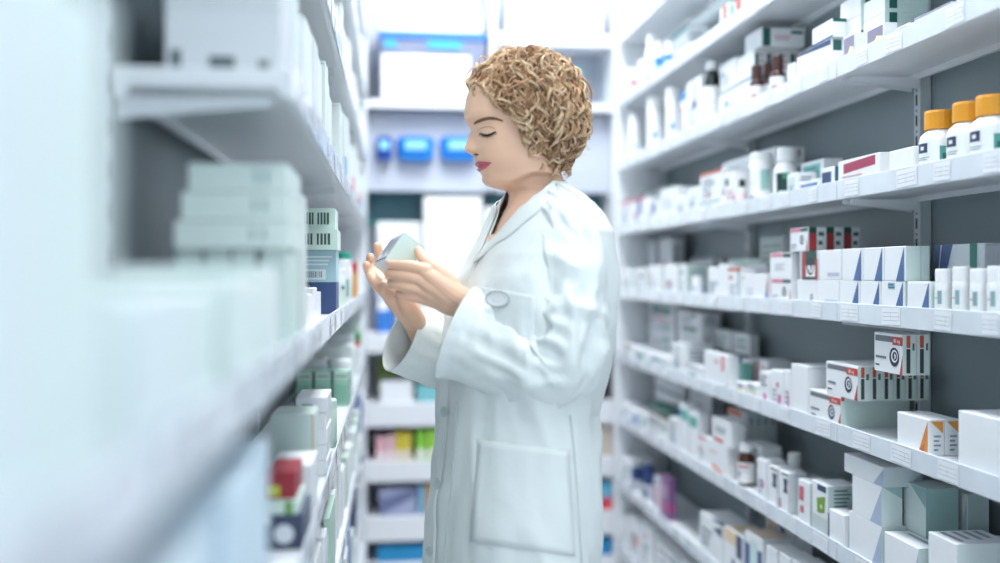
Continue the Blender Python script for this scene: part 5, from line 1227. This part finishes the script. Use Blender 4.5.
# trousers and shoes under the coat
tr = M('#2b3038', .8, 'trouser_cloth'); mb = MB()
for s in (1, -1):
    c0 = Vector((hip.x, 0, 0))+side*.085*s; st = fwd*(.06 if s > 0 else -.06); rings = []
    for t, r in ((0, .10), (.3, .09), (.55, .075), (.8, .068), (.96, .07)):
        c = c0+st*t; rings.append(body_ring(c.x, c.y, hip.z*(1-t)+.04*t, r, r, AL, 20))
    loft(mb, rings, tr)
pmesh(mb, 'trousers')
for s in (1, -1):
    c0 = Vector((hip.x, 0, 0))+side*.085*s+fwd*(.06 if s > 0 else -.06); mb = MB(); rings = []
    for z, a, b_, o_ in ((0, .115, .042, .055), (.018, .118, .045, .055), (.04, .105, .042, .045), (.065, .07, .038, .012), (.09, .045, .038, -.01)):
        c = c0+fwd*o_; rings.append(body_ring(c.x, c.y, z, a, b_, AL, 20))
    loft(mb, rings, M('#26282c', .45, 'shoe_leather')); pmesh(mb, 'shoe')
# shirt front seen in the neckline
mb = MB(); vv = []; sh = M('#e9eceb', .7, 'shirt')
# ------------------------------------------------------------------ the carton in her hands
A0 = W(404, 232.4, -.062)
def dvec(dx, dy, dd):      # picture offsets at the carton's depth
    return Vector((dx*K, dd, -dy*K))
e1 = dvec(-17, 26, -.0170); e2 = dvec(19.5, 15, .0107); e3 = dvec(-19, 5.3, .080)
u1 = e1.normalized(); u2 = (e2-u1*e2.dot(u1)).normalized(); u3 = u1.cross(u2).normalized()
if u3.y < 0: u3 = -u3
l1, l2, l3 = e1.length*1.02, e2.length, .075
corner = lambda a, b_, c: A0+u1*a*l1+u2*b_*l2+u3*c*l3
mb = MB(); pts = [corner(a, b_, c) for c in (0, 1) for b_ in (0, 1) for a in (0, 1)]
mint_c = M('#d3e6de', .4, 'held_card', var=.02)
mb.add(pts, [(0, 1, 3, 2), (4, 6, 7, 5), (0, 4, 5, 1), (2, 3, 7, 6), (0, 2, 6, 4), (1, 5, 7, 3)], mint_c)
def onface(o_, a, b_, quad, m, off):     # quad in (s,t) on the face spanned by a and b from o_
    nn = a.cross(b_).normalized(); ctr = corner(.5, .5, .5)
    if nn.dot(o_+a*.5+b_*.5-ctr) < 0: nn = -nn
    mb.add([o_+a*s+b_*t+nn*off for s, t in quad], [tuple(range(len(quad)))], m)
grey_t = M('#8f97a8', .5, 'print'); lil = M('#dfe2ec', .45, 'print_ground'); drk = M('#3a4650', .5, 'print'); 
fa, fb = u1*l1, u3*l3                                  # text side
onface(A0, fa, fb, [(.01, .01), (.99, .01), (.99, .99), (.01, .99)], lil, .0002)
for i in range(6):
    t = .10+.145*i; e_ = .80-.12*((i*7) % 3); onface(A0, fa, fb, [(.10, t), (e_, t), (e_, t+.06), (.10, t+.06)], grey_t, .0006)
onface(A0, fa, fb, [(.86, .05), (.93, .05), (.93, .95), (.86, .95)], drk, .0004)
onface(A0+u1*0, u2*l2, u3*l3, [(0, 0), (1, 0), (1, .10), (0, .10)], drk, .0003)
onface(A0+fa, u2*l2, fb, [(.02, .02), (.98, .02), (.98, .98), (.02, .98)], M('#eef0f5', .4, 'print_ground'), .0002)
held = mb.build('medicine_carton', sc=1)
held.location = person.location; held.rotation_euler = person.rotation_euler
tag(held, 'small mint and white medicine carton with lines of print held in both her hands', 'box')
finish_labels()
